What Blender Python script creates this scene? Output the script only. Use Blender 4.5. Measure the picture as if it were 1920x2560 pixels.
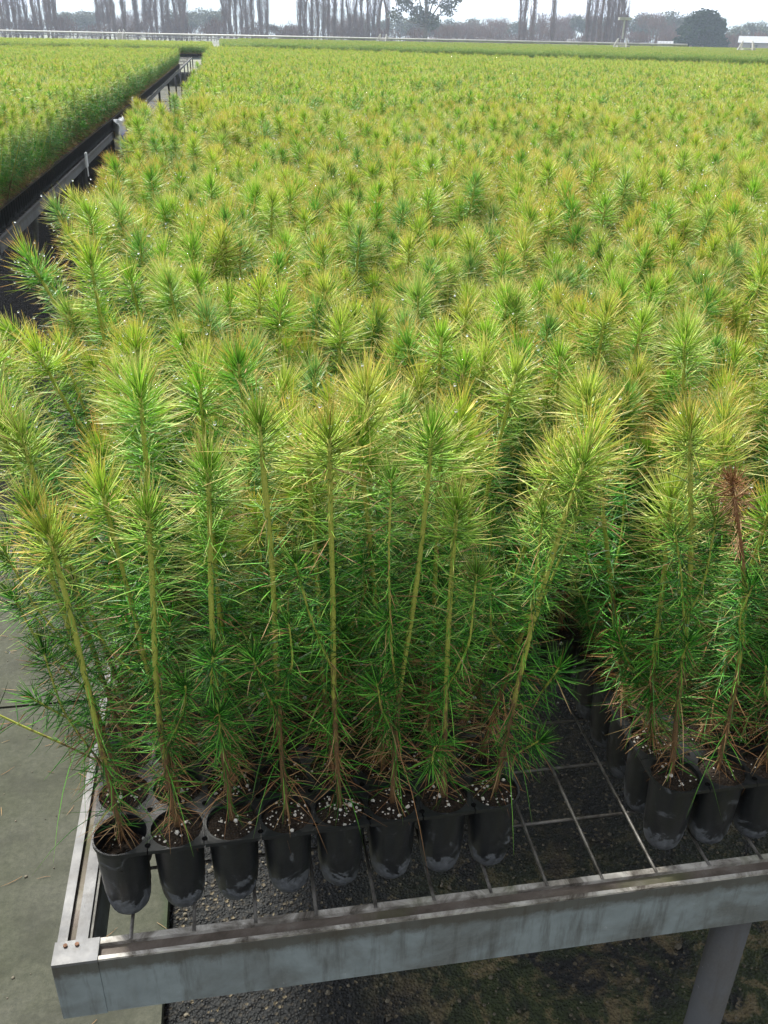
import bpy, math, random
import numpy as np
from mathutils import Vector, Matrix
rad = math.radians
scene = bpy.context.scene
for o in list(bpy.data.objects): bpy.data.objects.remove(o)

# ------------------------------------------------------------------ camera
CAMZ = 1.40
PITCH, YAW, ROLL, FPX = rad(27.8), rad(9.8), rad(1.15), 2255.0
fw = Vector((math.sin(YAW)*math.cos(PITCH), math.cos(YAW)*math.cos(PITCH), -math.sin(PITCH)))
rt = Vector((math.cos(YAW), -math.sin(YAW), 0)); up = rt.cross(fw)
RR = rt*math.cos(ROLL) + up*math.sin(ROLL); UU = up*math.cos(ROLL) - rt*math.sin(ROLL)
cd = bpy.data.cameras.new('camera'); cam = bpy.data.objects.new('camera', cd)
scene.collection.objects.link(cam); scene.camera = cam
cd.sensor_fit = 'VERTICAL'; cd.sensor_height = 24.0; cd.lens = 24.0*FPX/2560
cd.clip_start = 0.02; cd.clip_end = 3000
M = Matrix((RR, UU, -fw)).transposed().to_4x4(); M.translation = Vector((0, 0, CAMZ))
cam.matrix_world = M

# ------------------------------------------------------------------ world, sun, exposure
SUN_EL, SUN_AZ = rad(56), rad(-25)          # azimuth measured from +Y towards +X
w = bpy.data.worlds.new('World'); scene.world = w; w.use_nodes = True
nt = w.node_tree; nt.nodes.clear()
def N(t, tp, **kw):
    n = t.nodes.new(tp)
    for k, v in kw.items(): setattr(n, k, v)
    return n
sky = N(nt, 'ShaderNodeTexSky'); sky.sky_type = 'NISHITA'; sky.sun_disc = False
sky.sun_elevation = SUN_EL; sky.sun_rotation = SUN_AZ; sky.dust_density = 2.5; sky.air_density = 1.2
tc = N(nt, 'ShaderNodeTexCoord'); mp = N(nt, 'ShaderNodeMapping'); mp.inputs['Scale'].default_value = (1, 1, 2.6)
nz = N(nt, 'ShaderNodeTexNoise'); nz.inputs['Scale'].default_value = 3.2; nz.inputs['Detail'].default_value = 8
cr = N(nt, 'ShaderNodeValToRGB'); cr.color_ramp.elements[0].position = .34; cr.color_ramp.elements[1].position = .52
cr.color_ramp.elements[0].color = (.70, .70, .70, 1)
mx = N(nt, 'ShaderNodeMix', data_type='RGBA'); bg = N(nt, 'ShaderNodeBackground'); wo = N(nt, 'ShaderNodeOutputWorld')
mx.inputs[7].default_value = (10.2, 10.5, 11.2, 1)
L = nt.links
L.new(tc.outputs['Generated'], mp.inputs[0]); L.new(mp.outputs[0], nz.inputs[0]); L.new(nz.outputs[0], cr.inputs[0])
L.new(cr.outputs[0], mx.inputs[0]); L.new(sky.outputs[0], mx.inputs[6]); 
sx = N(nt, 'ShaderNodeSeparateXYZ'); L.new(tc.outputs['Generated'], sx.inputs[0])      # added gradient: clouds dimmed behind the camera to darken faces turned towards it
mr = N(nt, 'ShaderNodeMapRange'); L.new(sx.outputs[1], mr.inputs[0])
for k_, v_ in zip((1, 2, 3, 4), (-.7, .5, .42, 1.0)): mr.inputs[k_].default_value = v_
mm_ = N(nt, 'ShaderNodeMix', data_type='RGBA', blend_type='MULTIPLY'); mm_.inputs[0].default_value = 1
L.new(mx.outputs[2], mm_.inputs[6]); L.new(mr.outputs[0], mm_.inputs[7]); L.new(mm_.outputs[2], bg.inputs[0]); L.new(bg.outputs[0], wo.inputs[0])
bg.inputs[1].default_value = 0.09
sd = bpy.data.lights.new('sun', 'SUN'); sd.energy = 4.9; sd.angle = rad(8); sd.color = (1, .97, .90)
so = bpy.data.objects.new('sun', sd); scene.collection.objects.link(so)
sdir = Vector((math.sin(SUN_AZ)*math.cos(SUN_EL), math.cos(SUN_AZ)*math.cos(SUN_EL), math.sin(SUN_EL)))
so.rotation_euler = sdir.to_track_quat('Z', 'Y').to_euler()
scene.view_settings.view_transform = 'Standard'; scene.view_settings.look = 'None'
scene.view_settings.exposure = 1.10; scene.view_settings.gamma = 1.0
scene.render.engine = 'CYCLES'
scene.cycles.max_bounces = 7; scene.cycles.diffuse_bounces = 3; scene.cycles.glossy_bounces = 2
scene.cycles.transmission_bounces = 6; scene.cycles.volume_bounces = 2; scene.cycles.transparent_max_bounces = 8
scene.cycles.sample_clamp_indirect = 6
random.seed(7); rng = np.random.default_rng(11)

# ------------------------------------------------------------------ node material helpers
def mat(name, rough=.8, spec=.3, metal=0.0):
    m = bpy.data.materials.new(name); m.use_nodes = True
    b = m.node_tree.nodes['Principled BSDF']
    b.inputs['Roughness'].default_value = rough; b.inputs['Specular IOR Level'].default_value = spec
    b.inputs['Metallic'].default_value = metal
    return m, m.node_tree, b
def noise(t, scale, detail=4, rough=.6, vec=None, dist=0.0):
    n = N(t, 'ShaderNodeTexNoise'); n.inputs['Scale'].default_value = scale; n.inputs['Detail'].default_value = detail
    n.inputs['Roughness'].default_value = rough; n.inputs['Distortion'].default_value = dist
    if vec is None: vec = N(t, 'ShaderNodeTexCoord').outputs['Object']
    t.links.new(vec, n.inputs['Vector']); return n.outputs['Fac']
def ramp(t, fac, stops, interp='LINEAR'):
    r = N(t, 'ShaderNodeValToRGB'); r.color_ramp.interpolation = interp
    e = r.color_ramp.elements
    while len(e) < len(stops): e.new(.5)
    for k, (p, c) in enumerate(stops):
        e[k].position = p; e[k].color = (c, c, c, 1) if not hasattr(c, '__len__') else (*c, 1)
    t.links.new(fac, r.inputs[0]); return r.outputs[0]
def mixc(t, f, a, b, mode='MIX'):
    m = N(t, 'ShaderNodeMix', data_type='RGBA', blend_type=mode)
    for s, v in ((0, f), (6, a), (7, b)):
        if hasattr(v, 'is_output'): t.links.new(v, m.inputs[s])
        elif s == 0: m.inputs[0].default_value = v
        else: m.inputs[s].default_value = (*v, 1)
    return m.outputs[2]
def mth(t, op, a, b=0.0, clamp=False):
    m = N(t, 'ShaderNodeMath', operation=op, use_clamp=clamp)
    for s, v in ((0, a), (1, b)):
        if hasattr(v, 'is_output'): t.links.new(v, m.inputs[s])
        else: m.inputs[s].default_value = v
    return m.outputs[0]
def bump(t, b, h, strength=.4, dist=.002):
    n = N(t, 'ShaderNodeBump'); n.inputs['Strength'].default_value = strength; n.inputs['Distance'].default_value = dist
    t.links.new(h, n.inputs['Height']); t.links.new(n.outputs[0], b.inputs['Normal'])
def objc(t): return N(t, 'ShaderNodeTexCoord').outputs['Object']
def maprange(t, v, a, b, c=0., d=1.):
    m = N(t, 'ShaderNodeMapRange'); t.links.new(v, m.inputs[0])
    for k, x in zip((1, 2, 3, 4), (a, b, c, d)): m.inputs[k].default_value = x
    return m.outputs[0]

# needles --------------------------------------------------------------
def needle_mat():
    m, t, b = mat('needles', .5, .35)
    l = t.links
    at = N(t, 'ShaderNodeAttribute', attribute_name='pa'); sp = N(t, 'ShaderNodeSeparateColor'); l.new(at.outputs['Color'], sp.inputs[0])
    at2 = N(t, 'ShaderNodeAttribute', attribute_name='pb'); sp2 = N(t, 'ShaderNodeSeparateColor'); l.new(at2.outputs['Color'], sp2.inputs[0])
    tt, hh, rn = sp.outputs; sr, dead, dew = sp2.outputs
    oi = N(t, 'ShaderNodeObjectInfo')
    seed = mth(t, 'FRACT', mth(t, 'ADD', mth(t, 'MULTIPLY', oi.outputs['Random'], at2.outputs['Alpha']), sr))
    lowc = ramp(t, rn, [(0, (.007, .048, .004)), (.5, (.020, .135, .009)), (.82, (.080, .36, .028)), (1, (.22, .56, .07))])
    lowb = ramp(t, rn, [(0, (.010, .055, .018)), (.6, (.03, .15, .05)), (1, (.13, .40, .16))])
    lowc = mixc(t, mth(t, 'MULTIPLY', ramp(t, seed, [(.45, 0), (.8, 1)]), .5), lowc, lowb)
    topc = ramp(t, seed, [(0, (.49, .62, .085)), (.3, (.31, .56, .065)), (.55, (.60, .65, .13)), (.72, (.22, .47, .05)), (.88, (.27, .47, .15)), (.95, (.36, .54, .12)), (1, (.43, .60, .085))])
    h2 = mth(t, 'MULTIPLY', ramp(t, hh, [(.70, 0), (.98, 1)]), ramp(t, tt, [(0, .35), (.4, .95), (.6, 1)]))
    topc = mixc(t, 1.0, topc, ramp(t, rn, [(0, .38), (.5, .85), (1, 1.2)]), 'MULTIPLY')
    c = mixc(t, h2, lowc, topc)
    tipm = mth(t, 'MULTIPLY', ramp(t, tt, [(.55, 0), (.95, 1)]), ramp(t, rn, [(.15, .2), (.65, 1)]))
    tipm = mth(t, 'MULTIPLY', tipm, ramp(t, hh, [(.50, .10), (.92, 1)]))
    orange = ramp(t, seed, [(0, (.78, .44, .13)), (.4, (.76, .64, .30)), (.7, (.76, .32, .10)), (1, (.72, .62, .30))])
    c = mixc(t, tipm, c, orange)
    c = mixc(t, dead, c, ramp(t, rn, [(0, (.20, .095, .04)), (.6, (.40, .21, .09)), (1, (.50, .36, .18))]))
    tl = N(t, 'ShaderNodeBsdfTranslucent'); l.new(mixc(t, 1.0, c, (.9, 1.05, .6), 'MULTIPLY'), tl.inputs[0])
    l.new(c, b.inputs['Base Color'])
    ms = N(t, 'ShaderNodeMixShader'); ms.inputs[0].default_value = .20
    l.new(b.outputs[0], ms.inputs[1]); l.new(tl.outputs[0], ms.inputs[2]); l.new(ms.outputs[0], t.nodes['Material Output'].inputs[0])
    return m
def stem_mat():
    m, t, b = mat('stem_bark', .6, .35)
    at = N(t, 'ShaderNodeAttribute', attribute_name='pa'); sp = N(t, 'ShaderNodeSeparateColor'); t.links.new(at.outputs['Color'], sp.inputs[0])
    at2 = N(t, 'ShaderNodeAttribute', attribute_name='pb'); sp2 = N(t, 'ShaderNodeSeparateColor'); t.links.new(at2.outputs['Color'], sp2.inputs[0])
    mp = N(t, 'ShaderNodeMapping'); mp.inputs['Scale'].default_value = (1, 1, .35); t.links.new(objc(t), mp.inputs[0])
    n1 = noise(t, 260, 5, .7, mp.outputs[0]); n2 = noise(t, 900, 3, .6)
    green = ramp(t, n2, [(.3, (.26, .31, .045)), (.7, (.44, .44, .09))])
    brown = ramp(t, n2, [(.3, (.07, .040, .020)), (.7, (.20, .115, .05))])
    f = mth(t, 'ADD', sp.outputs[1], mth(t, 'MULTIPLY', mth(t, 'SUBTRACT', n1, .5), .9))
    c = mixc(t, ramp(t, f, [(.30, 0), (.46, 1)]), brown, green)
    c = mixc(t, sp2.outputs[1], c, (.24, .11, .055))
    t.links.new(c, b.inputs['Base Color']); bump(t, b, n1, .6, .0006); return m
def drop_mat():
    m, t, b = mat('water', .0, .5); b.inputs['Base Color'].default_value = (1, 1, 1, 1)
    b.inputs['Transmission Weight'].default_value = 1; b.inputs['IOR'].default_value = 1.33; return m
MN, MS, MW = needle_mat(), stem_mat(), drop_mat()

def metal_mat(name, dirt=.5, tone=(.225, .262, .275)):
    m, t, b = mat(name, .55, .4, .15)
    n1 = noise(t, 9, 8, .65, dist=.6); n2 = noise(t, 60, 6, .7); n3 = noise(t, 420, 3, .6)
    mp = N(t, 'ShaderNodeMapping'); mp.inputs['Scale'].default_value = (1, 1, .12); t.links.new(objc(t), mp.inputs[0])
    n4 = noise(t, 55, 5, .7, mp.outputs[0])
    base = ramp(t, n2, [(.3, tuple(x*.82 for x in tone)), (.7, tuple(min(1, x*1.12) for x in tone))])
    c = mixc(t, mth(t, 'MULTIPLY', ramp(t, n1, [(.42, 0), (.60, 1)]), dirt), base, ramp(t, n3, [(.3, (.045, .036, .026)), (.7, (.10, .088, .070))]))
    c = mixc(t, mth(t, 'MULTIPLY', ramp(t, n4, [(.50, 0), (.66, 1)]), min(.8, 1.1*dirt)), c, (.05, .042, .032))
    sx = N(t, 'ShaderNodeSeparateXYZ'); t.links.new(objc(t), sx.inputs[0])
    top = maprange(t, mth(t, 'ADD', sx.outputs[2], mth(t, 'MULTIPLY', n2, .028)), BZ-.004, BZ+.004)
    c = mixc(t, mth(t, 'MULTIPLY', top, min(1, dirt*1.4)), c, (.060, .050, .036))
    c = mixc(t, mth(t, 'MULTIPLY', ramp(t, n2, [(.66, 0), (.72, 1)]), .5), c, (.55, .56, .55))
    t.links.new(c, b.inputs['Base Color']); t.links.new(ramp(t, n2, [(.3, .50), (.7, .75)]), b.inputs['Roughness'])
    bump(t, b, n2, .25, .0008); return m
BZ = CAMZ-.65
MM = metal_mat('galvanised_rail', .55)
MMW = metal_mat('galvanised_side', .30, (.19, .20, .215))
def worn_mat():
    m, t, b = mat('worn_lip', .6, .4, .1)
    n1 = noise(t, 30, 7, .7, dist=.8); n2 = noise(t, 7, 4, .6)
    c = ramp(t, n1, [(.36, (.06, .05, .04)), (.46, (.20, .185, .16)), (.60, (.46, .44, .40))])
    c = mixc(t, ramp(t, n2, [(.60, 0), (.72, .75)]), c, (.085, .11, .025))
    t.links.new(c, b.inputs['Base Color']); bump(t, b, n1, .4, .001); return m
MWORN = worn_mat()
def gutter_mat():
    m, t, b = mat('dirty_gutter', .75, .3, .1)
    n1 = noise(t, 25, 7, .7, dist=.5); n2 = noise(t, 5, 4, .6)
    c = ramp(t, n1, [(.3, (.05, .04, .03)), (.55, (.12, .10, .085)), (.75, (.20, .185, .165))])
    c = mixc(t, ramp(t, n2, [(.52, 0), (.64, .8)]), c, (.06, .075, .018))
    t.links.new(c, b.inputs['Base Color']); bump(t, b, n1, .5, .001); return m
MGUT = gutter_mat()
def wire_mat():
    m, t, b = mat('galvanised_wire', .5, .5, .3)
    n1 = noise(t, 45, 5, .7); t.links.new(ramp(t, n1, [(.35, (.04, .035, .028)), (.6, (.20, .19, .175))]), b.inputs['Base Color']); return m
MWIRE = wire_mat()
def plastic_mat():
    m, t, b = mat('black_plastic', .35, .5)
    sx = N(t, 'ShaderNodeSeparateXYZ'); t.links.new(objc(t), sx.inputs[0]); oi = N(t, 'ShaderNodeObjectInfo')
    va = N(t, 'ShaderNodeVectorMath', operation='ADD'); t.links.new(objc(t), va.inputs[0]); t.links.new(mth(t, 'MULTIPLY', oi.outputs['Random'], 3.7), va.inputs[1])
    n1 = noise(t, 38, 6, .7, va.outputs[0], dist=1.2); n2 = noise(t, 240, 4, .7, va.outputs[0])
    zz = mth(t, 'ADD', sx.outputs[2], mth(t, 'MULTIPLY', mth(t, 'SUBTRACT', n1, .5), -.11))
    f = ramp(t, maprange(t, zz, -.085, -.040), [(0, .55), (.20, .8), (.50, 1), (.55, .10), (1, .05)])
    dust = mth(t, 'MULTIPLY', f, ramp(t, n2, [(.35, .35), (.7, 1)]))
    dust = mth(t, 'MAXIMUM', dust, mth(t, 'MULTIPLY', ramp(t, n1, [(.60, 0), (.68, 1)]), .45))
    t.links.new(mixc(t, dust, (.008, .009, .010), (.13, .14, .16)), b.inputs['Base Color'])
    t.links.new(ramp(t, dust, [(0, .33), (1, .75)]), b.inputs['Roughness']); bump(t, b, n1, .3, .0015); return m
MP = plastic_mat()
def soil_mat():
    m, t, b = mat('potting_mix', .85, .3)
    n1 = noise(t, 500, 4, .7); v = N(t, 'ShaderNodeTexVoronoi'); v.inputs['Scale'].default_value = 420; t.links.new(objc(t), v.inputs[0])
    c = ramp(t, n1, [(.3, (.008, .006, .004)), (.7, (.045, .030, .019))])
    t.links.new(c, b.inputs['Base Color']); bump(t, b, v.outputs['Distance'], 1, .003); return m
MSOIL = soil_mat()
def perl_mat():
    m, t, b = mat('perlite', .9, .2); n = noise(t, 300, 3)
    t.links.new(ramp(t, n, [(.3, (.42, .36, .28)), (.6, (.72, .70, .64))]), b.inputs['Base Color']); return m
MPERL = perl_mat()
def concrete_mat():
    m, t, b = mat('concrete', .8, .2)
    n1 = noise(t, 1.7, 6, .65); n2 = noise(t, 70, 9, .85); n3 = noise(t, 330, 4, .8)
    mp = N(t, 'ShaderNodeMapping'); mp.inputs['Scale'].default_value = (1, 1.3, 1); t.links.new(objc(t), mp.inputs[0])
    n4 = noise(t, 9, 5, .6, mp.outputs[0])
    c = ramp(t, n2, [(.38, (.024, .026, .018)), (.62, (.060, .060, .044))])
    c = mixc(t, mth(t, 'MULTIPLY', ramp(t, n1, [(.35, 0), (.65, 1)]), .55), c, (.036, .043, .022))
    c = mixc(t, mth(t, 'MULTIPLY', ramp(t, n4, [(.5, 0), (.62, 1)]), .4), c, (.018, .019, .013))
    c = mixc(t, mth(t, 'MULTIPLY', ramp(t, n3, [(.66, 0), (.70, 1)]), .5), c, (.03, .03, .025))
    c = mixc(t, mth(t, 'MULTIPLY', ramp(t, n3, [(.26, 1), (.30, 0)]), .4), c, (.20, .19, .17))
    sx = N(t, 'ShaderNodeSeparateXYZ'); t.links.new(objc(t), sx.inputs[0])
    e = maprange(t, mth(t, 'ADD', sx.outputs[0], mth(t, 'MULTIPLY', n1, .16)), -.115, -.085)
    c = mixc(t, mth(t, 'MULTIPLY', e, .8), c, (.018, .038, .010))
    t.links.new(c, b.inputs['Base Color']); bump(t, b, n2, .5, .003)
    t.links.new(ramp(t, n1, [(.3, .55), (.65, .9)]), b.inputs['Roughness']); return m
def gravel_mat():
    m, t, b = mat('dark_gravel', .7, .35)
    v = N(t, 'ShaderNodeTexVoronoi'); v.inputs['Scale'].default_value = 190; t.links.new(objc(t), v.inputs[0])
    v2 = N(t, 'ShaderNodeTexVoronoi'); v2.inputs['Scale'].default_value = 75; t.links.new(objc(t), v2.inputs[0])
    bw = N(t, 'ShaderNodeSeparateColor'); t.links.new(v.outputs['Color'], bw.inputs[0])
    c = ramp(t, bw.outputs[0], [(0, (.002, .003, .003)), (.7, (.008, .009, .009)), (.94, (.020, .017, .012)), (.985, (.11, .09, .055))])
    n1 = noise(t, 7, 6, .7, dist=.5); n2 = noise(t, 16, 6, .7, dist=.8)
    sx = N(t, 'ShaderNodeSeparateXYZ'); t.links.new(objc(t), sx.inputs[0])
    area = maprange(t, sx.outputs[0], .12, .34)
    near = maprange(t, sx.outputs[1], 1.25, 1.0)
    area = mth(t, 'MULTIPLY', area, mth(t, 'ADD', mth(t, 'MULTIPLY', near, .75), .12))
    c = mixc(t, mth(t, 'MULTIPLY', ramp(t, n1, [(.40, 0), (.52, 1)]), area), c, ramp(t, n2, [(.35, (.016, .026, .006)), (.55, (.035, .050, .008)), (.75, (.070, .080, .018))]))
    c = mixc(t, mth(t, 'MULTIPLY', ramp(t, n2, [(.50, 0), (.60, .95)]), area), c, ramp(t, n1, [(.3, (.10, .075, .035)), (.7, (.19, .145, .075))]))
    t.links.new(c, b.inputs['Base Color'])
    bump(t, b, mth(t, 'ADD', v.outputs['Distance'], mth(t, 'MULTIPLY', v2.outputs['Distance'], 1.5)), 1.0, .006); return m
def plain(name, c1, c2, scale=20, rough=.8, metal=0, dist=0, bs=0.0):
    m, t, b = mat(name, rough, .3, metal); n = noise(t, scale, 6, .65, dist=dist)
    t.links.new(ramp(t, n, [(.3, c1), (.7, c2)]), b.inputs['Base Color'])
    if bs: bump(t, b, n, .5, bs)
    return m
MCON, MGRA = concrete_mat(), gravel_mat()
MGROUND = plain('field_ground', (.060, .075, .040), (.13, .13, .085), .35)
MHILL = plain('hill_cover', (.045, .07, .035), (.09, .11, .06), .05)
MTRUNK = plain('grey_bark', (.10, .085, .07), (.22, .19, .155), 3)
MTWIG = plain('bare_twigs', (.085, .040, .024), (.18, .098, .062), .8)
MPOP = plain('poplar_bark', (.08, .046, .028), (.20, .125, .080), .8)
MEUC = plain('eucalypt_leaves', (.045, .060, .035), (.10, .115, .065), .9)
MDARK = plain('evergreen_leaves', (.005, .022, .007), (.016, .046, .014), 1.2)
MROOF = plain('weathered_sheet', (.16, .17, .185), (.26, .27, .28), 2, .6)
MWHITE = plain('white_sheet', (.62, .64, .66), (.82, .83, .84), 2, .5)
MPIPE = plain('pale_pipe', (.36, .35, .32), (.50, .49, .46), 3, .45)
MDPIPE = plain('dark_pipe', (.05, .06, .07), (.12, .13, .14), 3, .5)
MBLUE = plain('blue_print', (.02, .05, .25), (.04, .09, .38), 40, .4)

# ------------------------------------------------------------------ geometry container
class Geo:
    def __init__(s): s.v = []; s.f = {3: [], 4: []}; s.m = {3: [], 4: []}; s.a = []; s.b = []; s.n = 0
    def add(s, v, f, mi=0, pa=None, pb=None):
        v = np.asarray(v, float).reshape(-1, 3); f = np.asarray(f, int); k = f.shape[1]
        s.v.append(v); s.f[k].append(f + s.n); s.m[k].append(np.full(len(f), mi))
        z = np.zeros((len(v), 4))
        s.a.append(z if pa is None else pa); s.b.append(z if pb is None else pb); s.n += len(v)
    def addgeo(s, g, mo=0, R=None, loc=None, seed=None):
        v = np.concatenate(g.v)
        if R is not None: v = v @ R.T
        if loc is not None: v = v + np.array(loc)
        s.v.append(v); s.a.append(np.concatenate(g.a)); b = np.concatenate(g.b).copy()
        if seed is not None: b[:, 0] = seed
        s.b.append(b)
        for k in (3, 4):
            for f, m in zip(g.f[k], g.m[k]): s.f[k].append(f + s.n); s.m[k].append(m + mo)
        s.n += len(v)
    def mesh(s, name, mats, smooth=True, attrs=True):
        me = bpy.data.meshes.new(name); V = np.concatenate(s.v)
        me.vertices.add(len(V)); me.vertices.foreach_set('co', V.ravel())
        idx, tot, mi = [], [], []
        for k in (3, 4):
            if s.f[k]:
                F = np.concatenate(s.f[k]); idx.append(F.ravel()); tot.append(np.full(len(F), k)); mi.append(np.concatenate(s.m[k]))
        idx = np.concatenate(idx); tot = np.concatenate(tot); mi = np.concatenate(mi)
        me.loops.add(len(idx)); me.loops.foreach_set('vertex_index', idx.astype(np.int32))
        me.polygons.add(len(tot)); st = np.concatenate([[0], np.cumsum(tot)[:-1]])
        me.polygons.foreach_set('loop_start', st.astype(np.int32)); me.polygons.foreach_set('loop_total', tot.astype(np.int32))
        me.polygons.foreach_set('material_index', mi.astype(np.int32)); me.polygons.foreach_set('use_smooth', np.full(len(tot), smooth))
        for m in mats: me.materials.append(m)
        if attrs:
            for nm, src in (('pa', s.a), ('pb', s.b)):
                A = me.attributes.new(nm, 'FLOAT_COLOR', 'POINT'); A.data.foreach_set('color', np.concatenate(src).astype(np.float32).ravel())
        me.update(calc_edges=True); me.validate(); return me
def nrm(a): return a/np.maximum(np.linalg.norm(a, axis=-1, keepdims=True), 1e-9)
def box(g, a, b, mi=0):
    x0, y0, z0 = a; x1, y1, z1 = b
    v = [(x0,y0,z0),(x1,y0,z0),(x1,y1,z0),(x0,y1,z0),(x0,y0,z1),(x1,y0,z1),(x1,y1,z1),(x0,y1,z1)]
    g.add(v, [(0,3,2,1),(4,5,6,7),(0,1,5,4),(1,2,6,5),(2,3,7,6),(3,0,4,7)], mi)
def tube(g, pts, radii, n=6, mi=0, pa=None, pb=None, cap=True):
    P = np.asarray(pts, float); k = len(P); R = np.broadcast_to(np.asarray(radii, float), (k,))
    T = nrm(np.gradient(P, axis=0)); ref = np.array([0.13, 0.31, .94]) if abs(T[0, 2]) < .8 else np.array([1., .1, 0])
    A = nrm(np.cross(T, ref)); B = np.cross(T, A); an = np.linspace(0, 2*math.pi, n, endpoint=False)
    V = P[:, None] + R[:, None, None]*(np.cos(an)[None, :, None]*A[:, None] + np.sin(an)[None, :, None]*B[:, None])
    i = np.arange(k-1)[:, None]*n; j = np.arange(n)[None]; j2 = (j+1) % n
    F = np.stack([i+j, i+j2, i+n+j2, i+n+j], -1).reshape(-1, 4)
    rep = lambda q: None if q is None else np.repeat(np.asarray(q, float), n, axis=0)
    V = V.reshape(-1, 3)
    if cap:
        V = np.concatenate([V, P[:1], P[-1:]]); c0, c1 = k*n, k*n+1
        T3 = [(c0, (q+1) % n, q) for q in range(n)] + [(c1, (k-1)*n+q, (k-1)*n+(q+1) % n) for q in range(n)]
        ra, rb = rep(pa), rep(pb)
        if ra is not None: ra = np.concatenate([ra, ra[:1], ra[-1:]]); rb = np.concatenate([rb, rb[:1], rb[-1:]])
        s0 = g.n; g.add(V, F, mi, ra, rb)
        g.f[3].append(np.array(T3)+s0); g.m[3].append(np.full(len(T3), mi))
    else: g.add(V, F, mi, rep(pa), rep(pb))
_ph = (1+5**.5)/2
ICO_V = nrm(np.array([(-1,_ph,0),(1,_ph,0),(-1,-_ph,0),(1,-_ph,0),(0,-1,_ph),(0,1,_ph),(0,-1,-_ph),(0,1,-_ph),(_ph,0,-1),(_ph,0,1),(-_ph,0,-1),(-_ph,0,1)], float))
ICO_F = np.array([(0,11,5),(0,5,1),(0,1,7),(0,7,10),(0,10,11),(1,5,9),(5,11,4),(11,10,2),(10,7,6),(7,1,8),(3,9,4),(3,4,2),(3,2,6),(3,6,8),(3,8,9),(4,9,5),(2,4,11),(6,2,10),(8,6,7),(9,8,1)])
def blobs(g, C, r, mi=0, jit=0.0, squash=1.0):
    C = np.asarray(C, float); n = len(C); r = np.broadcast_to(np.asarray(r, float), (n,))
    V = np.broadcast_to(ICO_V, (n, 12, 3))*(1+jit*rng.uniform(-1, 1, (n, 12, 1)))
    V = V*np.array([1, 1, squash])*r[:, None, None] + C[:, None]
    F = (ICO_F[None]+np.arange(n)[:, None, None]*12).reshape(-1, 3); g.add(V.reshape(-1, 3), F, mi)
OIF = 1.0     # 1: every plant takes its own tint; 0: the tint given by its seed
def strips(g, P, D, Ln, bend, wid, segs, rn, h, seed, dead, mi=0, prism=False):
    """curved tapering needles: P origin, D direction, bend: displacement at the tip per unit length"""
    n = len(P); t = np.linspace(0, 1, segs+1); Ln = np.broadcast_to(Ln, (n,)); wid = np.broadcast_to(wid, (n,))
    Q = P[:, None] + (D[:, None]*t[None, :, None] + bend[:, None]*(t**2)[None, :, None])*Ln[:, None, None]
    S = nrm(np.cross(D, nrm(rng.normal(size=(n, 3))))); U = np.cross(D, S)
    prof = np.interp(t, [0, .15, .7, 1], [.55, 1, .8, .18])
    off = (wid[:, None]*.5*prof[None])[:, :, None]
    if prism:
        k = 3; an = [0, 2.1, 4.2]
        V = np.stack([Q+off*1.0*(math.cos(a)*S+math.sin(a)*U)[:, None] for a in an], 2)
    else:
        k = 2; V = np.stack([Q-off*S[:, None], Q+off*S[:, None]], 2)
    V = V.reshape(-1, 3); m = segs+1
    b0 = (np.arange(n)*m*k)[:, None]+(np.arange(segs)*k)[None]
    fs = [np.stack([b0+i, b0+(i+1) % k, b0+k+(i+1) % k, b0+k+i], -1).reshape(-1, 4) for i in (range(3) if k == 3 else range(1))]
    tt = np.broadcast_to(t[None, :, None], (n, m, k)).reshape(-1)
    ex = lambda a: np.repeat(np.broadcast_to(a, (n,)), m*k)
    pa = np.stack([tt, ex(h), ex(rn), np.ones_like(tt)], 1); pb = np.stack([ex(seed), ex(dead), np.zeros_like(tt), np.full_like(tt, OIF)], 1)
    g.add(V, np.concatenate(fs), mi, pa, pb); return Q

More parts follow.
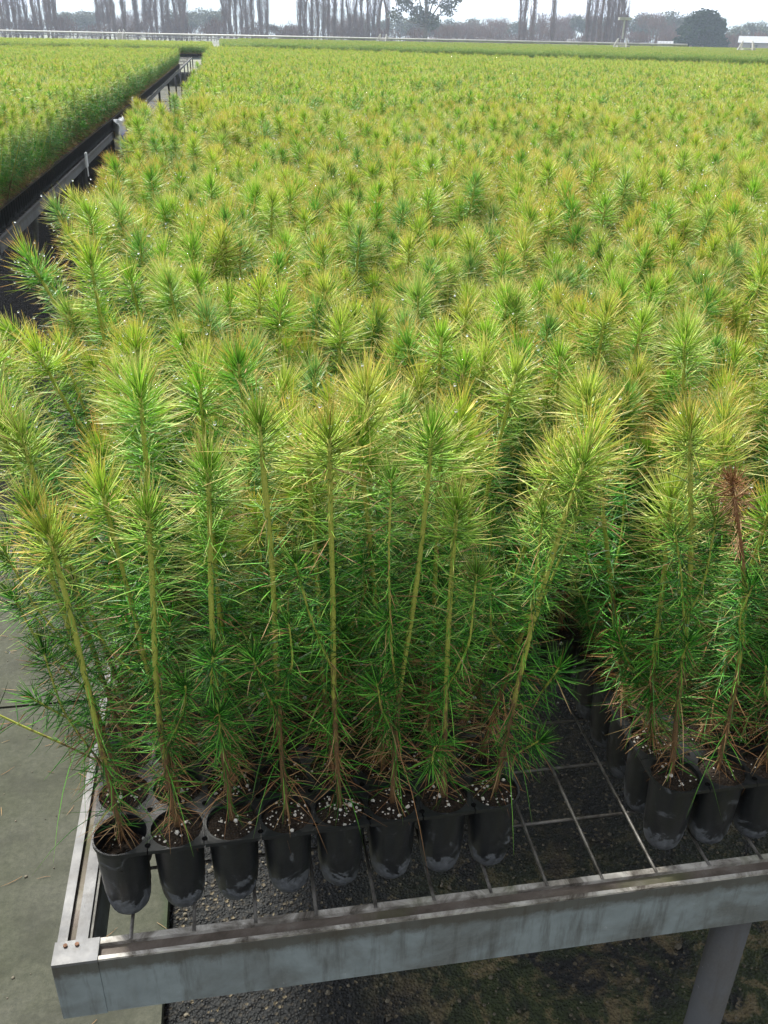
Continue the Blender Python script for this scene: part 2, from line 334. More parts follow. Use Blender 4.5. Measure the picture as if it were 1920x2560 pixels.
# ------------------------------------------------------------------ pine seedling generator
def catmull(pts, n):
    P = np.asarray(pts, float); d = np.concatenate([[0], np.cumsum(np.linalg.norm(np.diff(P, axis=0), axis=1))])
    s = np.linspace(0, d[-1], n)
    lin = np.stack([np.interp(s, d, P[:, k]) for k in range(3)], 1)
    for _ in range(3): lin[1:-1] = .25*lin[:-2]+.5*lin[1:-1]+.25*lin[2:]
    return lin
def shoot(gs, gn, pts, r0, r1, h0, h1, nb, ntuft, ln, dens=1., wid=.0011, segs=3, deadtop=0., tuftlen=.026, tuftL=1.1, prism=False, nside=6, lowdead=True, seed=0.):
    n = 16; P = catmull(pts, n); T = nrm(np.gradient(P, axis=0)); Ls = np.linalg.norm(np.diff(P, axis=0), axis=1).sum()
    hs = np.linspace(h0, h1, n)
    if gs is not None:
        wob = 1+rng.normal(0, .06, n)
        tube(gs, P, np.linspace(r0, r1, n)*wob, nside, 0, np.stack([np.zeros(n), hs, np.zeros(n), np.ones(n)], 1),
             np.stack([np.zeros(n), deadtop*(hs > .72), np.zeros(n), np.ones(n)], 1))
    ntuft = max(3, int(ntuft*dens)); nb = int(nb*dens); tl = min(.9, tuftlen/Ls)
    u = np.concatenate([rng.uniform(0.02, 1-tl*.7, nb)**(.82), 1-tl*rng.uniform(0, 1, ntuft)**1.3]); m = len(u)
    istuft = np.arange(m) >= nb
    p = np.stack([np.interp(u*(n-1), np.arange(n), P[:, k]) for k in range(3)], 1)
    ax = nrm(np.stack([np.interp(u*(n-1), np.arange(n), T[:, k]) for k in range(3)], 1))
    h = h0+(h1-h0)*u
    az = np.arange(m)*2.39996+rng.uniform(-.5, .5, m)
    A = nrm(np.cross(ax, np.array([.3, .9, .1]))); B = np.cross(ax, A)
    rad_ = np.cos(az)[:, None]*A+np.sin(az)[:, None]*B
    frac = np.clip((1-u)/max(tl, 1e-3), 0, 1)
    el = np.where(istuft, np.radians(6+82*frac**.58+rng.normal(0, 9, m)), np.radians(np.interp(h, [0, .3, .6, .9, 1], [104, 95, 86, 76, 70])+rng.normal(0, 13, m)))
    D = nrm(np.cos(el)[:, None]*ax+np.sin(el)[:, None]*rad_)
    Ln = (np.where((h > .78), .62, 1.) if deadtop else 1.)*ln*rng.uniform(.7, 1.12, m)*np.where(istuft, tuftL*(.78+.22*frac), np.interp(h, [0, .2, .5, 1], [.75, 1.0, .9, 1.05]))
    bend = np.where(istuft[:, None], ax*rng.uniform(-.02, .2, m)[:, None]+rad_*rng.uniform(-.12, .12, m)[:, None], ax*rng.uniform(-.1, .22, m)[:, None]+np.array([0, 0, -1.])*rng.uniform(0, .16, m)[:, None])
    bend = bend+rng.normal(0, .11, (m, 3))
    dead = np.zeros(m)
    if lowdead: dead = (rng.random(m) < np.interp(h, [0, .12, .3, .55, 1], [.75, .45, .14, .05, .015])).astype(float)
    if deadtop: dead = np.where(h > .78, 1., dead)
    bend = np.where(dead[:, None] > 0, bend*1.3+np.array([0, 0, -.5])*rng.random((m, 1)), bend)
    rn = rng.random(m)
    Q = strips(gn, p+D*r1*.6, D, Ln, bend, wid*rng.uniform(.8, 1.15, m), segs, rn, h, seed, dead, 0, prism)
    return Q, h
def seedling(path, kind=0, sides=None, dens=1., wid=.0012, segs=3, prism=False, deadtop=0., ndrops=20, longs=5, seed=0., ln=.032, nside=6, body=1., rs=1.):
    gs, gn, gw = Geo(), Geo(), Geo()
    P = np.asarray(path, float)
    Q, h = shoot(gs, gn, P, .0024*rs, .0017*rs, 0, 1, 430*body, 150, ln, dens, wid, segs, deadtop, prism=prism, nside=nside, seed=seed)
    tips = [Q[h > .35][:, -1]]; mids = [Q[h > .5][:, segs//2+1]]
    C = catmull(P, 40)
    if sides is None:
        sides = []
        for k in range(random.choice([1, 2, 3, 3, 4])):
            a = random.uniform(0, 6.28); i = int(40*random.uniform(.18, .5)); q = C[i]; l = random.uniform(.035, .10)
            o = random.uniform(.25, .55)
            sides.append([q, q+np.array([math.cos(a)*l*o, math.sin(a)*l*o, l*.35]), q+np.array([math.cos(a)*l*o*1.4, math.sin(a)*l*o*1.4, l])])
    for s in sides:
        s = np.asarray(s, float); z0 = (s[0][2]-P[0][2])/(P[-1][2]-P[0][2]); z1 = (s[-1][2]-P[0][2])/(P[-1][2]-P[0][2])
        l = np.linalg.norm(s[-1]-s[0]); Qs, hs = shoot(gs, gn, s, .0010, .0008, z0, min(.95, max(z1, .5)), 60*l/.06+14, 60, ln*.72, dens, wid*.9, segs, 0, .012, prism=prism, nside=5, seed=seed)
        tips.append(Qs[:, -1])
    if longs:       # long draping needles low on the stem
        k = longs; i = rng.integers(5, 20, k); p = C[i]; a = rng.uniform(0, 6.28, k)
        D = nrm(np.stack([np.cos(a), np.sin(a), rng.uniform(-.3, .6, k)], 1))
        Ql = strips(gn, p, D, rng.uniform(.045, .075, k), np.stack([np.zeros(k), np.zeros(k), rng.uniform(-1.1, -.5, k)], 1), wid*.9, max(segs, 4) if segs > 1 else 1, rng.random(k)*.5+.5, rng.uniform(.2, .5, k), seed, (rng.random(k) < .25).astype(float), 0, prism)
        tips.append(Ql[:, -1])
    # fine dead fuzz at the foot
    k = int(46*dens); u = rng.uniform(0, .22, k); p = np.stack([np.interp(u*39, np.arange(40), C[:, q]) for q in range(3)], 1); a = rng.uniform(0, 6.28, k)
    D = nrm(np.stack([np.cos(a), np.sin(a), rng.uniform(-.9, .7, k)], 1))
    strips(gn, p, D, rng.uniform(.012, .030, k), rng.normal(0, .35, (k, 3)), wid*.55, segs, rng.random(k), u, seed, rng.random(k) < .8, 0, False)
    if ndrops:
        T_ = np.concatenate(tips); M_ = np.concatenate(mids); a = T_[rng.integers(0, len(T_), ndrops//2)]; b = M_[rng.integers(0, len(M_), ndrops-ndrops//2)]
        X = np.concatenate([a, b])-np.array([0, 0, .0006]); blobs(gw, X, rng.uniform(.0006, .0017, len(X)), 0, .05)
    return gs, gn, gw
def rand_path(H, lean=.012, sway=.006):
    a = random.uniform(0, 6.28); l = random.uniform(0, lean); s = random.uniform(-sway, sway); b = random.uniform(0, 6.28)
    return [(0, 0, 0), (l*.2*math.cos(a)+s*math.cos(b), l*.2*math.sin(a)+s*math.sin(b), H*.35), (l*.6*math.cos(a)-s*math.cos(b)*.5, l*.6*math.sin(a), H*.7), (l*math.cos(a), l*math.sin(a), H)]

# ------------------------------------------------------------------ object helpers
col = scene.collection
def link(o, parent=None, label=None, cat=None, group=None, kind=None):
    col.objects.link(o)
    if parent is not None: o.parent = parent
    for k, v in (('label', label), ('category', cat), ('group', group), ('kind', kind)):
        if v: o[k] = v
    return o
def obj(name, me, parent=None, **kw): return link(bpy.data.objects.new(name, me), parent, **kw)
def empty(name, loc, **kw):
    o = bpy.data.objects.new(name, None); o.empty_display_size = .05; o.location = loc; return link(o, None, **kw)
def gobj(name, g, mats, parent=None, smooth=False, **kw): return obj(name, g.mesh(name, mats, smooth, False), parent, **kw)
def dup(root, loc, rz=0, label=None):
    r = root.copy(); col.objects.link(r); r.location = loc; r.rotation_euler = (0, 0, rz)
    if label: r['label'] = label
    for ch in list(root.children):
        c = ch.copy(); col.objects.link(c); c.parent = r
        for gg in ch.children:
            d = gg.copy(); col.objects.link(d); d.parent = c
    return r

ORD_A = ['zeroth', 'first', 'second', 'third', 'fourth', 'fifth', 'sixth', 'seventh', 'eighth', 'ninth', 'tenth', 'eleventh', 'twelfth', 'thirteenth', 'fourteenth', 'fifteenth', 'sixteenth', 'seventeenth', 'eighteenth', 'nineteenth']
ORD_B = ['', '', 'twent', 'thirt', 'fort', 'fift', 'sixt', 'sevent', 'eight', 'ninet']
def ordw(n): return ORD_A[n] if n < 20 else ORD_B[n//10]+('ieth' if n % 10 == 0 else 'y-'+ORD_A[n % 10])
# ------------------------------------------------------------------ setting: ground, path, gravel, hills
BZ = CAMZ-.65; RIM = CAMZ-.567; PITCHP = .0442
def sheet(name, x0, x1, y0, y1, z, m, **kw):
    me = bpy.data.meshes.new(name); me.from_pydata([(x0, y0, z), (x1, y0, z), (x1, y1, z), (x0, y1, z)], [], [(0, 1, 2, 3)]); me.materials.append(m)
    return obj(name, me, **kw)
sheet('ground', -1300, 1600, -60, 1830, -.04, MGROUND, kind='structure')
sheet('gravel_bed', -9, 10.5, -1.5, 30, -.03, MGRA, kind='structure')
g = Geo()
jy = [-2.5, 1.765, 4.7, 7.7, 10.7, 13.7, 16.7, 19.7, 22.7, 25.7, 28.7, 34, 40, 46, 52]
for a, b in zip(jy[:-1], jy[1:]): box(g, (-1.02, a+.004, -.035), (-.183, b-.004, 0))
gobj('concrete_path', g, [MCON], kind='structure')
sheet('cross_path', -12, 22, 23.5, 30, -.02, MCON, kind='structure')
def hills():
    g = Geo(); n = 160; xs = np.linspace(-420, 520, n)
    prof = 5.5+4*np.exp(-((xs+20)/55)**2)+2.4*np.sin(xs*.013+1)+1.1*np.sin(xs*.05)+6*np.exp(-((xs-330)/80)**2)
    rows = [(430, -.3), (470, .55), (500, .85), (540, 1.0), (620, .9), (700, -.1)]
    V = [(x*2.55, y*2.55, max(-.6, p*k)*4.1+(.9*math.sin(x*.3+y) if k > .3 else 0)) for y, k in rows for x, p in zip(xs, prof)]
    F = [(r*n+i, r*n+i+1, (r+1)*n+i+1, (r+1)*n+i) for r in range(5) for i in range(n-1)]
    g.add(V, F); gobj('hills', g, [MHILL], smooth=True, kind='structure')
hills()

# ------------------------------------------------------------------ benches
def bench(name, x0, x1, y0, y1, label, legs, braces=(), detail=True):
    r = empty(name, (x0, y0, 0), label=label, cat='bench', group='galvanised nursery benches')
    def P(nm, g, m, **k): return gobj(nm, g, m, r, **k)
    X, Y, Z, z0 = x1-x0, y1-y0, BZ, BZ-.064
    g = Geo()                                     # front rail: face, lip, sunk gutter, inner lip
    box(g, (.034, 0, z0), (X, .0035, Z-.0015), 0)
    box(g, (.034, .0005, Z-.0015), (X, .0040, Z+.0005), 1)
    box(g, (.034, .0035, Z-.006), (X, .0150, Z-.0035), 2)
    box(g, (.034, .0150, Z-.012), (X, .0205, Z+.0005), 1)
    box(g, (.034, .0037, z0), (X, .020, z0+.003), 0)
    P('front_rail', g, [MM, MWORN, MGUT])
    g = Geo()
    box(g, (0, .0205, z0), (.003, Y, Z-.002), 0); box(g, (0, .0205, Z-.002), (.0078, Y, Z), 0)
    box(g, (.0078, .0205, Z-.008), (.0140, Y, Z-.005), 1); box(g, (.0140, .0205, Z-.010), (.0236, Y, Z-.001), 0)
    box(g, (.0240, .0205, z0+.004), (.0262, Y, Z-.004), 2)
    P('side_rail', g, [MMW, MGUT, MM])
    g = Geo()
    box(g, (-.0012, -.0006, Z-.0012), (.0338, .0203, Z+.0018), 0); box(g, (-.0012, -.0006, z0-.0008), (.0338, .0028, Z-.0014), 1); box(g, (-.0012, .0030, z0-.0008), (.0020, .0203, Z-.0014), 0)
    P('corner_plate', g, [MMW, MM])
    g = Geo()
    for bx in (.0075, .0165):
        a = np.array([[bx, .0155, Z+.0016], [bx, .0155, Z+.0034]]); tube(g, a, .0017, 8)
    P('rivet', g, [plain('rusty_rivet', (.06, .03, .015), (.16, .08, .045), 400)])
    g = Geo(); zt = Z-.0022
    xs = [.0600-.171-x0+0]  # first along-wire
    nx = int((X-.04)/.0502); off = (.1380-.0502*5)-(-.171)
    for k in range(nx):
        x = off+.0502*k
        if .03 < x < X-.01: tube(g, [(x, .0150, zt+.003), (x, .0215, zt+.0028), (x, Y*.5, zt), (x, Y-.01, zt)], .0016, 5, cap=False)
    yc = (.584-.4935)-.0675
    while yc < Y:
        if yc > .022: tube(g, [(.020, yc, zt-.0034), (X*.5, yc, zt-.0036), (X-.01, yc, zt-.0034)], .0017, 4, cap=False)
        yc += .0675 if yc < 3 else .27
    P('wire_mesh', g, [MWIRE], smooth=True)
    for lx, ly in legs:
        g = Geo(); tube(g, [(lx, ly, -.03), (lx, ly, .3), (lx, ly, z0+.01)], .0172, 20); P('leg', g, [MMW2], smooth=True)
        g = Geo(); box(g, (lx-.05, ly-.05, -.031), (lx+.05, ly+.05, -.024)); P('foot_plate', g, [MMW2])
    ys = sorted(set(l[1] for l in legs))
    for ly in ys:
        if ly < .5: continue
        g = Geo(); box(g, (.03, ly+.022, z0+.008), (X-.02, ly+.05, z0+.038)); P('cross_beam', g, [MM])
    for (a, b) in braces:
        g = Geo(); tube(g, [a, tuple((np.array(a)+b)/2), b], .012, 8); P('brace', g, [MMW], smooth=True)
    return r
MMW2 = metal_mat('galvanised_tube', .35, (.080, .083, .090))
legsA = [(.611, .030)] + [(.596+1.5*i, .030) for i in range(1, 6)] + [(.13+1.5*i, 3.0+3.0*j) for j in range(8) for i in range(0, 4)]
bench('nursery_bench', -.171, 9.9, .4935, 27.5, 'long galvanised bench with wire mesh top carrying the nearest trays of pine seedlings', legsA)
legsB = [(8.05, .3+3.0*j) for j in range(12)] + [(5.0, .3+3.0*j) for j in range(8)]
# the neighbouring bench is built facing the aisle: its long rail towards the path is a side rail mirrored
nb = bench('nursery_bench', 0, 8.2, 0, 36.5, 'grey galvanised bench across the narrow aisle on the left', legsB,
           braces=[((8.17, .85, BZ-.06), (8.05, 1.2, .25)), ((8.17, 3.9, BZ-.06), (8.05, 4.2, .25)), ((8.17, 6.9, BZ-.06), (8.05, 7.2, .25))])
nb.location = (-.79-8.2, 3.36, 0)
g = Geo(); Z = BZ; z0 = BZ-.044
box(g, (8.194, 0, z0), (8.2, 36.5, Z-.002), 0); box(g, (8.188, 0, Z-.002), (8.2, 36.5, Z), 1)
gobj('side_rail', g, [MMW, MMW], nb)
g = Geo(); box(g, (8.165, -.004, z0-.001), (8.2035, -.0005, Z+.002)); gobj('end_cap', g, [plain('dark_end', (.03, .03, .03), (.06, .06, .06))], nb)

# ------------------------------------------------------------------ trays
PR = .0207
def lathe(g, prof, n, mi=0, c=(0, 0)):
    an = np.linspace(0, 2*math.pi, n, endpoint=False); V = np.array([(c[0]+r*math.cos(a), c[1]+r*math.sin(a), z) for r, z in prof for a in an])
    k = len(prof); i = np.arange(k-1)[:, None]*n; j = np.arange(n)[None]; j2 = (j+1) % n
    g.add(V, np.stack([i+j, i+j2, i+n+j2, i+n+j], -1).reshape(-1, 4), mi)
CELLP = [(PR, 0), (.0204, -.004), (.0197, -.03), (.0188, -.056), (.0180, -.0585), (.0179, -.064), (.0172, -.069), (.0155, -.0755), (.0120, -.0805), (.0070, -.0825), (.0030, -.0828)]
def deck_geo(nx=8, ny=5, seg=32):
    g = Geo(); p = PITCHP; W, D = nx*p, ny*p
    for i in range(nx):
        for j in range(ny):
            cx, cy = (i+.5)*p, (j+.5)*p
            an = np.linspace(0, 2*math.pi, seg, endpoint=False)
            ring, outr = [], []
            for a in an:
                c, s = math.cos(a), math.sin(a); k = (p/2)/max(abs(c), abs(s))
                edge = (i == 0 and c < -.05) or (i == nx-1 and c > .05); ed2 = (j == 0 and s < -.05) or (j == ny-1 and s > .05)
                if edge and ed2: k = min(k, PR+.0014)
                elif edge or ed2:
                    k = min(k, (PR+.0014)+max(0, (k-(PR+.0014)))*.93)
                ring.append((cx+PR*c, cy+PR*s, 0)); outr.append((cx+k*c, cy+k*s, 0))
            V = ring+outr+[(x, y, -.0035) for x, y, _ in outr]
            F = [(q, seg+q, seg+(q+1) % seg, (q+1) % seg) for q in range(seg)]+[(seg+q, 2*seg+q, 2*seg+(q+1) % seg, seg+(q+1) % seg) for q in range(seg)]
            g.add(V, F, 0)
    return g
def holes_geo(nx=8, ny=5):
    g = Geo(); p = PITCHP
    for i in range(1, nx):
        for j in range(0, ny+1):
            y = j*p+(.0062 if j == 0 else (-.0062 if j == ny else 0)); an = np.linspace(0, 2*math.pi, 12, endpoint=False)
            V = [(i*p+.0023*math.cos(a), y+.0023*math.sin(a), .0005) for a in an]+[(i*p, y, .0003)]
            g.add(V, [(q, (q+1) % 12, 12) for q in range(12)], 0)
    return g
MHOLE, _t, _b = mat('tray_hole', .9, .1); _b.inputs['Base Color'].default_value = (.003, .003, .003, 1)
def soil_geo(level, rough, seedv):
    r_ = np.random.default_rng(seedv); g = Geo(); n = 20; V = [(0, 0, level+.001)]; F = []
    for k, rr in enumerate((.3, .6, .85, .97)):
        for a in np.linspace(0, 2*math.pi, n, endpoint=False):
            V.append((PR*rr*math.cos(a), PR*rr*math.sin(a), level+r_.normal(0, rough)*(1-rr*.5)))
    T = [(0, 1+q, 1+(q+1) % n) for q in range(n)]
    Q = [(1+k*n+q, 1+(k+1)*n+q, 1+(k+1)*n+(q+1) % n, 1+k*n+(q+1) % n) for k in range(3) for q in range(n)]
    s0 = g.n; g.add(V, Q, 0); g.f[3].append(np.array(T)+s0); g.m[3].append(np.zeros(len(T), int)); return g
cell_me = []
for k in range(3):
    g = Geo(); lathe(g, CELLP, 48)
    V = g.v[0]; A_ = np.arctan2(V[:, 1], V[:, 0]); wz = np.clip((-V[:, 2]-.004)/.01, 0, 1)*(V[:, 2] > -.076)
    rr = 1-.022*wz*np.maximum(0, np.cos(A_*8+k))**6+.006*wz*np.sin(A_*3+k*2+V[:, 2]*60); V[:, 0] *= rr; V[:, 1] *= rr
    cell_me.append(g.mesh('cell', [MP], True, False))
soil_me = [soil_geo(-.004 if k else -.020, .0009, k).mesh('potting_mix', [MSOIL], False, False) for k in range(4)]
def perl_geo(n, lvl, sv):
    r_ = np.random.default_rng(sv); g = Geo(); a = r_.uniform(0, 6.28, n); q = np.sqrt(r_.random(n))*PR*.9
    C = np.stack([q*np.cos(a), q*np.sin(a), np.full(n, lvl+.0008)], 1); blobs(g, C, r_.gamma(2.5, .00022, n)+.0003, 0, .35, .8); return g
perl_me = {k: perl_geo(n, -.0035, 50+k).mesh('perlite', [MPERL], False, False) for k, n in enumerate((7, 18, 34, 60))}
perl_low = perl_geo(8, -.0195, 77).mesh('perlite', [MPERL], False, False)
_dg = deck_geo(); _dg.addgeo(holes_geo(), 1); deck_me = _dg.mesh('deck', [MP, MHOLE], False, False)
TW, TD = 8*PITCHP, 5*PITCHP
def tray_full(x, y, rz, label, plan):
    r = empty('seedling_tray', (x, y, RIM), label=label, cat='plant tray', group='black seedling trays standing on the benches')
    r.rotation_euler = (0, 0, rz); obj('deck', deck_me, r)
    for j in range(5):
        for i in range(8):
            c = obj('cell', cell_me[(i+j) % 3], r); c.location = ((i+.5)*PITCHP, (j+.5)*PITCHP, 0)
            low = plan and j == 0 and i == 0
            s = obj('potting_mix', soil_me[0 if low else 1+(i*3+j) % 3], c); s.rotation_euler = (0, 0, i*1.3+j)
            if low: obj('perlite', perl_low, c)
            elif j < 2:
                d = plan[i] if (plan and j == 0) else random.choice([0, 1, 1, 2])
                q = obj('perlite', perl_me[d], c); q.rotation_euler = (0, 0, i*2.1+j)
    return r
T1 = (-.1365, .5205, rad(.9)); T2 = (.3350, .5190, rad(.4))
t1 = tray_full(T1[0], T1[1], T1[2], 'black eight-pot-wide seedling tray on the front left corner of the near bench', [0, 1, 1, 2, 3, 2, 1, 2])
t2 = tray_full(T2[0], T2[1], T2[2], 'black seedling tray beyond the gap, near the right edge of the photo', None)
# simple one-mesh trays for the rows behind
def simple_tray(nx=8, ny=5, seg=10):
    g = Geo(); pr = [CELLP[0], CELLP[3], CELLP[6], (.011, -.081), (.002, -.0828)]
    for i in range(nx):
        for j in range(ny): lathe(g, pr, seg, 0, ((i+.5)*PITCHP, (j+.5)*PITCHP))
    box(g, (0, 0, -.0035), (nx*PITCHP, ny*PITCHP, -.0005), 0); box(g, (.002, .002, -.0005), (nx*PITCHP-.002, ny*PITCHP-.002, .0004), 1); return g
simple_me = simple_tray().mesh('seedling_tray', [MP, MSOIL], False, False)
GT = 'black seedling trays standing on the benches'
PX, PY = .3560, .2235
R2Y = T1[1]+PY+.001
def lineE(x): return 23.2+(x-.5)*(14.0-23.2)/(7.95-.5)
k = 0
for j in range(14):
    for i in range(3 if j == 0 else 1):
        o = obj('seedling_tray', simple_me, label=('seedling tray directly behind the front left tray', 'seedling tray closing the back of the front gap', 'seedling tray behind the front right tray')[i] if j == 0 else '%s seedling tray back along the aisle edge of the near bench, under foliage' % ordw(j+2), cat='plant tray', group=GT)
        o.location = ((-.1365 if j == 0 else -.158 if j < 3 else -.186)+i*PX, R2Y+j*PY, RIM)
NX1 = -.79-.006; NY0 = 3.40
for j in range(78):
    o = obj('seedling_tray', simple_me, label='%s seedling tray from the near end along the aisle edge of the left bench' % ordw(j+1) if j else 'seedling tray at the near end of the bench across the aisle', cat='plant tray', group=GT)
    o.location = (NX1-TW, NY0+j*PY, RIM)

# ------------------------------------------------------------------ seedlings: named front-row plants
HN = [-1]
GS = 'pine seedlings growing in the trays'
def hero(bx, by, pts, label, kind=0, sides=None, kz=.967, **kw):
    """pts: list of (x, z above rim) read off at the plane y=.569, brought to the row's own plane"""
    root = empty('pine_seedling', (bx, by, RIM-.012), label=label, cat='seedling', group=GS)
    path = [(0, 0, 0)]
    for (x, z, *yy) in pts:
        Z_ = .567-kz*(.567-z); path.append((x*kz-bx, (yy[0] if yy else 0.), Z_+.012))
    sd = None
    if sides is not None:
        C = catmull(path, 40); sd = []
        for (hz, pl) in sides:
            i = int(np.argmin(abs(C[:, 2]-(hz+.012)))); q = C[i]; sd.append([q]+[(x*kz-bx, y, .567-kz*(.567-z)+.012) for (x, z, y) in pl])
    global OIF; OIF = 0.0; HN[0] += 1; kw.setdefault('dens', 1.15); kw.setdefault('body', .62); kw.setdefault('ln', .031); kw.setdefault('wid', .00085)
    gs, gn, gw = seedling(path, sides=sd, prism=True, seed=(0.0, .24, .28, .20, .05, .26, .22, .16, .0, .30, .25, .2, .42, .1, .3, .0)[HN[0] % 16], nside=8, **kw); OIF = 1.0
    obj('stem', gs.mesh('stem', [MS]), root); obj('needles', gn.mesh('needles', [MN]), root)
    if gw.n: o = obj('water_drops', gw.mesh('water_drops', [MW]), root); o['kind'] = 'stuff'
    return root
Y1 = .5485
hx = lambda i: T1[0]+(i+.5)*PITCHP
hero(hx(0), Y1, [(-.123, .06), (-.126, .13), (-.129, .20), (-.134, .262)], 'leftmost seedling of the front row, in the emptied corner pot, leaning over the path', sides=[(.06, [(-.150, .10, .01), (-.158, .15, .02)])])
hero(hx(1), Y1, [(-.078, .08), (-.074, .16), (-.069, .22), (-.067, .275)], 'second seedling from the left in the front row, short with a yellow-tipped rosette', sides=[(.07, [(-.055, .11, -.01), (-.052, .14, -.02)])])
hero(hx(2), Y1, [(-.032, .10), (-.030, .198), (-.026, .25), (-.024, .305)], 'third seedling from the left in the front row, two small rosettes low on it', sides=[(.07, [(-.030, .09, -.02), (-.029, .118, -.03)]), (.12, [(-.034, .14, -.02), (-.030, .17, -.028)])])
hero(hx(3), Y1, [(.015, .10), (.017, .215), (.014, .28), (.012, .337)], 'fourth seedling from the left in the front row, tall with dense green tuft', sides=[(.10, [(.006, .13, -.02), (-.002, .16, -.02)]), (.12, [(.028, .15, -.02), (.026, .185, -.015)])])
hero(hx(4), Y1, [(.060, .10), (.0605, .209), (.059, .27), (.059, .325)], 'fifth seedling from the left in the front row, straight yellow-green stem above perlite-covered pot', sides=[(.135, [(.043, .18, -.01), (.032, .235, -.015)])])
hero(hx(5), Y1, [(.112, .09), (.122, .17), (.128, .25), (.131, .325)], 'sixth seedling from the left in the front row, its bright stem leaning to the right', sides=[(.10, [(.104, .15, -.01), (.100, .235, -.01), (.103, .29, 0)]), (.07, [(.095, .10, -.02), (.092, .125, -.02)])])
hero(hx(6), Y1, [(.153, .08), (.151, .16), (.151, .21), (.152, .262)], 'seventh seedling from the left in the front row, shorter with brown marks on its stem', sides=[(.11, [(.165, .15, -.015), (.166, .215, -.015)]), (.05, [(.14, .055, -.02), (.136, .045, -.03)])])
hero(hx(7), Y1, [(.213, .09), (.219, .150), (.232, .23), (.245, .295)], 'forked seedling at the right end of the front left tray, leaning over the gap', sides=[(.15, [(.218, .20, 0), (.217, .256, -.004)]), (.16, [(.235, .20, .004), (.252, .262, .006)]), (.03, [(.222, .035, -.012), (.23, .05, -.02)])])
hy2 = T2[1]+.0245
hero(T2[0]+.0221, hy2+.002, [(.352, .08), (.340, .207), (.326, .27), (.316, .325)], 'nearest seedling left of the brown-tipped one, across the gap, with two side rosettes', kz=.985, sides=[(.15, [(.325, .21, -.01), (.312, .245, -.015)]), (.16, [(.347, .20, -.01), (.345, .255, -.01)]), (.10, [(.338, .13, -.015), (.338, .15, -.02)])])
hero(T2[0]+.0663, hy2+.004, [(.405, .09), (.393, .18), (.370, .24, -.004), (.350, .285, -.014)], 'seedling with a dead brown top beyond the gap at the right', deadtop=1., kz=.985, sides=[(.12, [(.385, .16, -.01), (.39, .19, -.01)])])
hero(T2[0]+.1105, hy2+.002, [(.450, .10), (.446, .2), (.444, .26), (.440, .320)], 'green seedling cut by the right edge of the photo, beside the brown-topped one', kz=.985)
hero(hx(0), Y1+PITCHP, [(-.128, .08), (-.138, .17), (-.146, .23), (-.150, .270)], 'bushy seedling leaning left over the path, just behind the front corner pot', kz=1., sides=[(.10, [(-.165, .15, .01), (-.175, .19, .01)]), (.06, [(-.15, .09, -.01), (-.17, .11, -.01)]), (.14, [(-.16, .19, 0), (-.172, .235, 0)])], dens=1.)
hero(hx(0), Y1+2*PITCHP, [(-.128, .08), (-.140, .18), (-.150, .25), (-.158, .305)], 'yellow-tufted seedling leaning left, in the third row back at the path side', kz=1., sides=[(.08, [(-.16, .13, .0), (-.185, .17, .0)]), (.12, [(-.16, .18, 0.01), (-.182, .225, .01)])], dens=1.)
hero(hx(0), Y1+3*PITCHP, [(-.130, .08), (-.150, .18), (-.170, .25), (-.186, .300)], 'seedling bending far out over the path, in the fourth row back at the path side', kz=1., sides=[(.09, [(-.17, .14, .0), (-.20, .18, .0)])], dens=1.)
# a low plant hanging out over the path
hero(hx(0)-.004, Y1+PITCHP*1.6, [(-.150, .020), (-.195, .055), (-.235, .090), (-.262, .125)], 'thin seedling lying outwards over the concrete path at lower left', kz=1.0, sides=[], dens=.3, ndrops=6, rs=.45)

# variants ---------------------------------------------------------------
NV = 14; var = []
vH = [.29, .31, .27, .30, .32, .28, .25, .30, .31, .29, .32, .30, .24, .29]
vdrop = [16, 46, 10, 90, 0, 24, 6, 60, 14, 76, 20, 110, 0, 34]
for k in range(NV):
    a = seedling(rand_path(vH[k], .03 if k % 3 else .055), dens=random.uniform(1.25, 1.55), ndrops=vdrop[k], longs=4, ln=random.uniform(.029, .036), wid=.0009)
    var.append((a[0].mesh('stem', [MS]), a[1].mesh('needles', [MN]), a[2].mesh('water_drops', [MW]) if a[2].n else None, a))
look = ['yellow-tipped', 'green', 'bright green', 'dewy blue-green', 'dark green', 'orange-tipped', 'short green', 'dewy green', 'tall yellow-green', 'dewy', 'tall', 'very dewy', 'short leafy', 'leaning']

# positions ----------------------------------------------------------------
def in_block(x, y): return y < lineE(x)
fwv, RRv, UUv = np.array(fw), np.array(RR), np.array(UU); Cc = np.array([0, 0, CAMZ])
def project(P):
    d = P-Cc; z = d@fwv; return 960+FPX*(d@RRv)/z, 1280-FPX*(d@UUv)/z, z
near = []        # single plants: x, y, variant, rz, scale, tilt x, tilt y
def hfield(x, y): return 1+.04*math.sin(x*5.1+y*2.3)+.035*math.sin(y*4.7-x*1.9)
NEARY = 4.2
def add_plant(x, y, edge=0, lst=near, short=1.0, rc=None):
    if random.random() < .03: return
    v = random.randrange(NV); s = random.uniform(.88, 1.05)*hfield(x, y)*short*(random.uniform(.68, .88) if random.random() < .07 else 1)*(1.06 if edge < -1 else 1)
    tx, ty = random.gauss(0, .05), random.gauss(0, .05)
    if edge: ty += edge*random.uniform(.10, .40); tx += random.gauss(0, .06)
    lst.append((x+random.gauss(0, .002), y+random.gauss(0, .002), v, random.uniform(0, 6.283), s, tx, ty, rc))
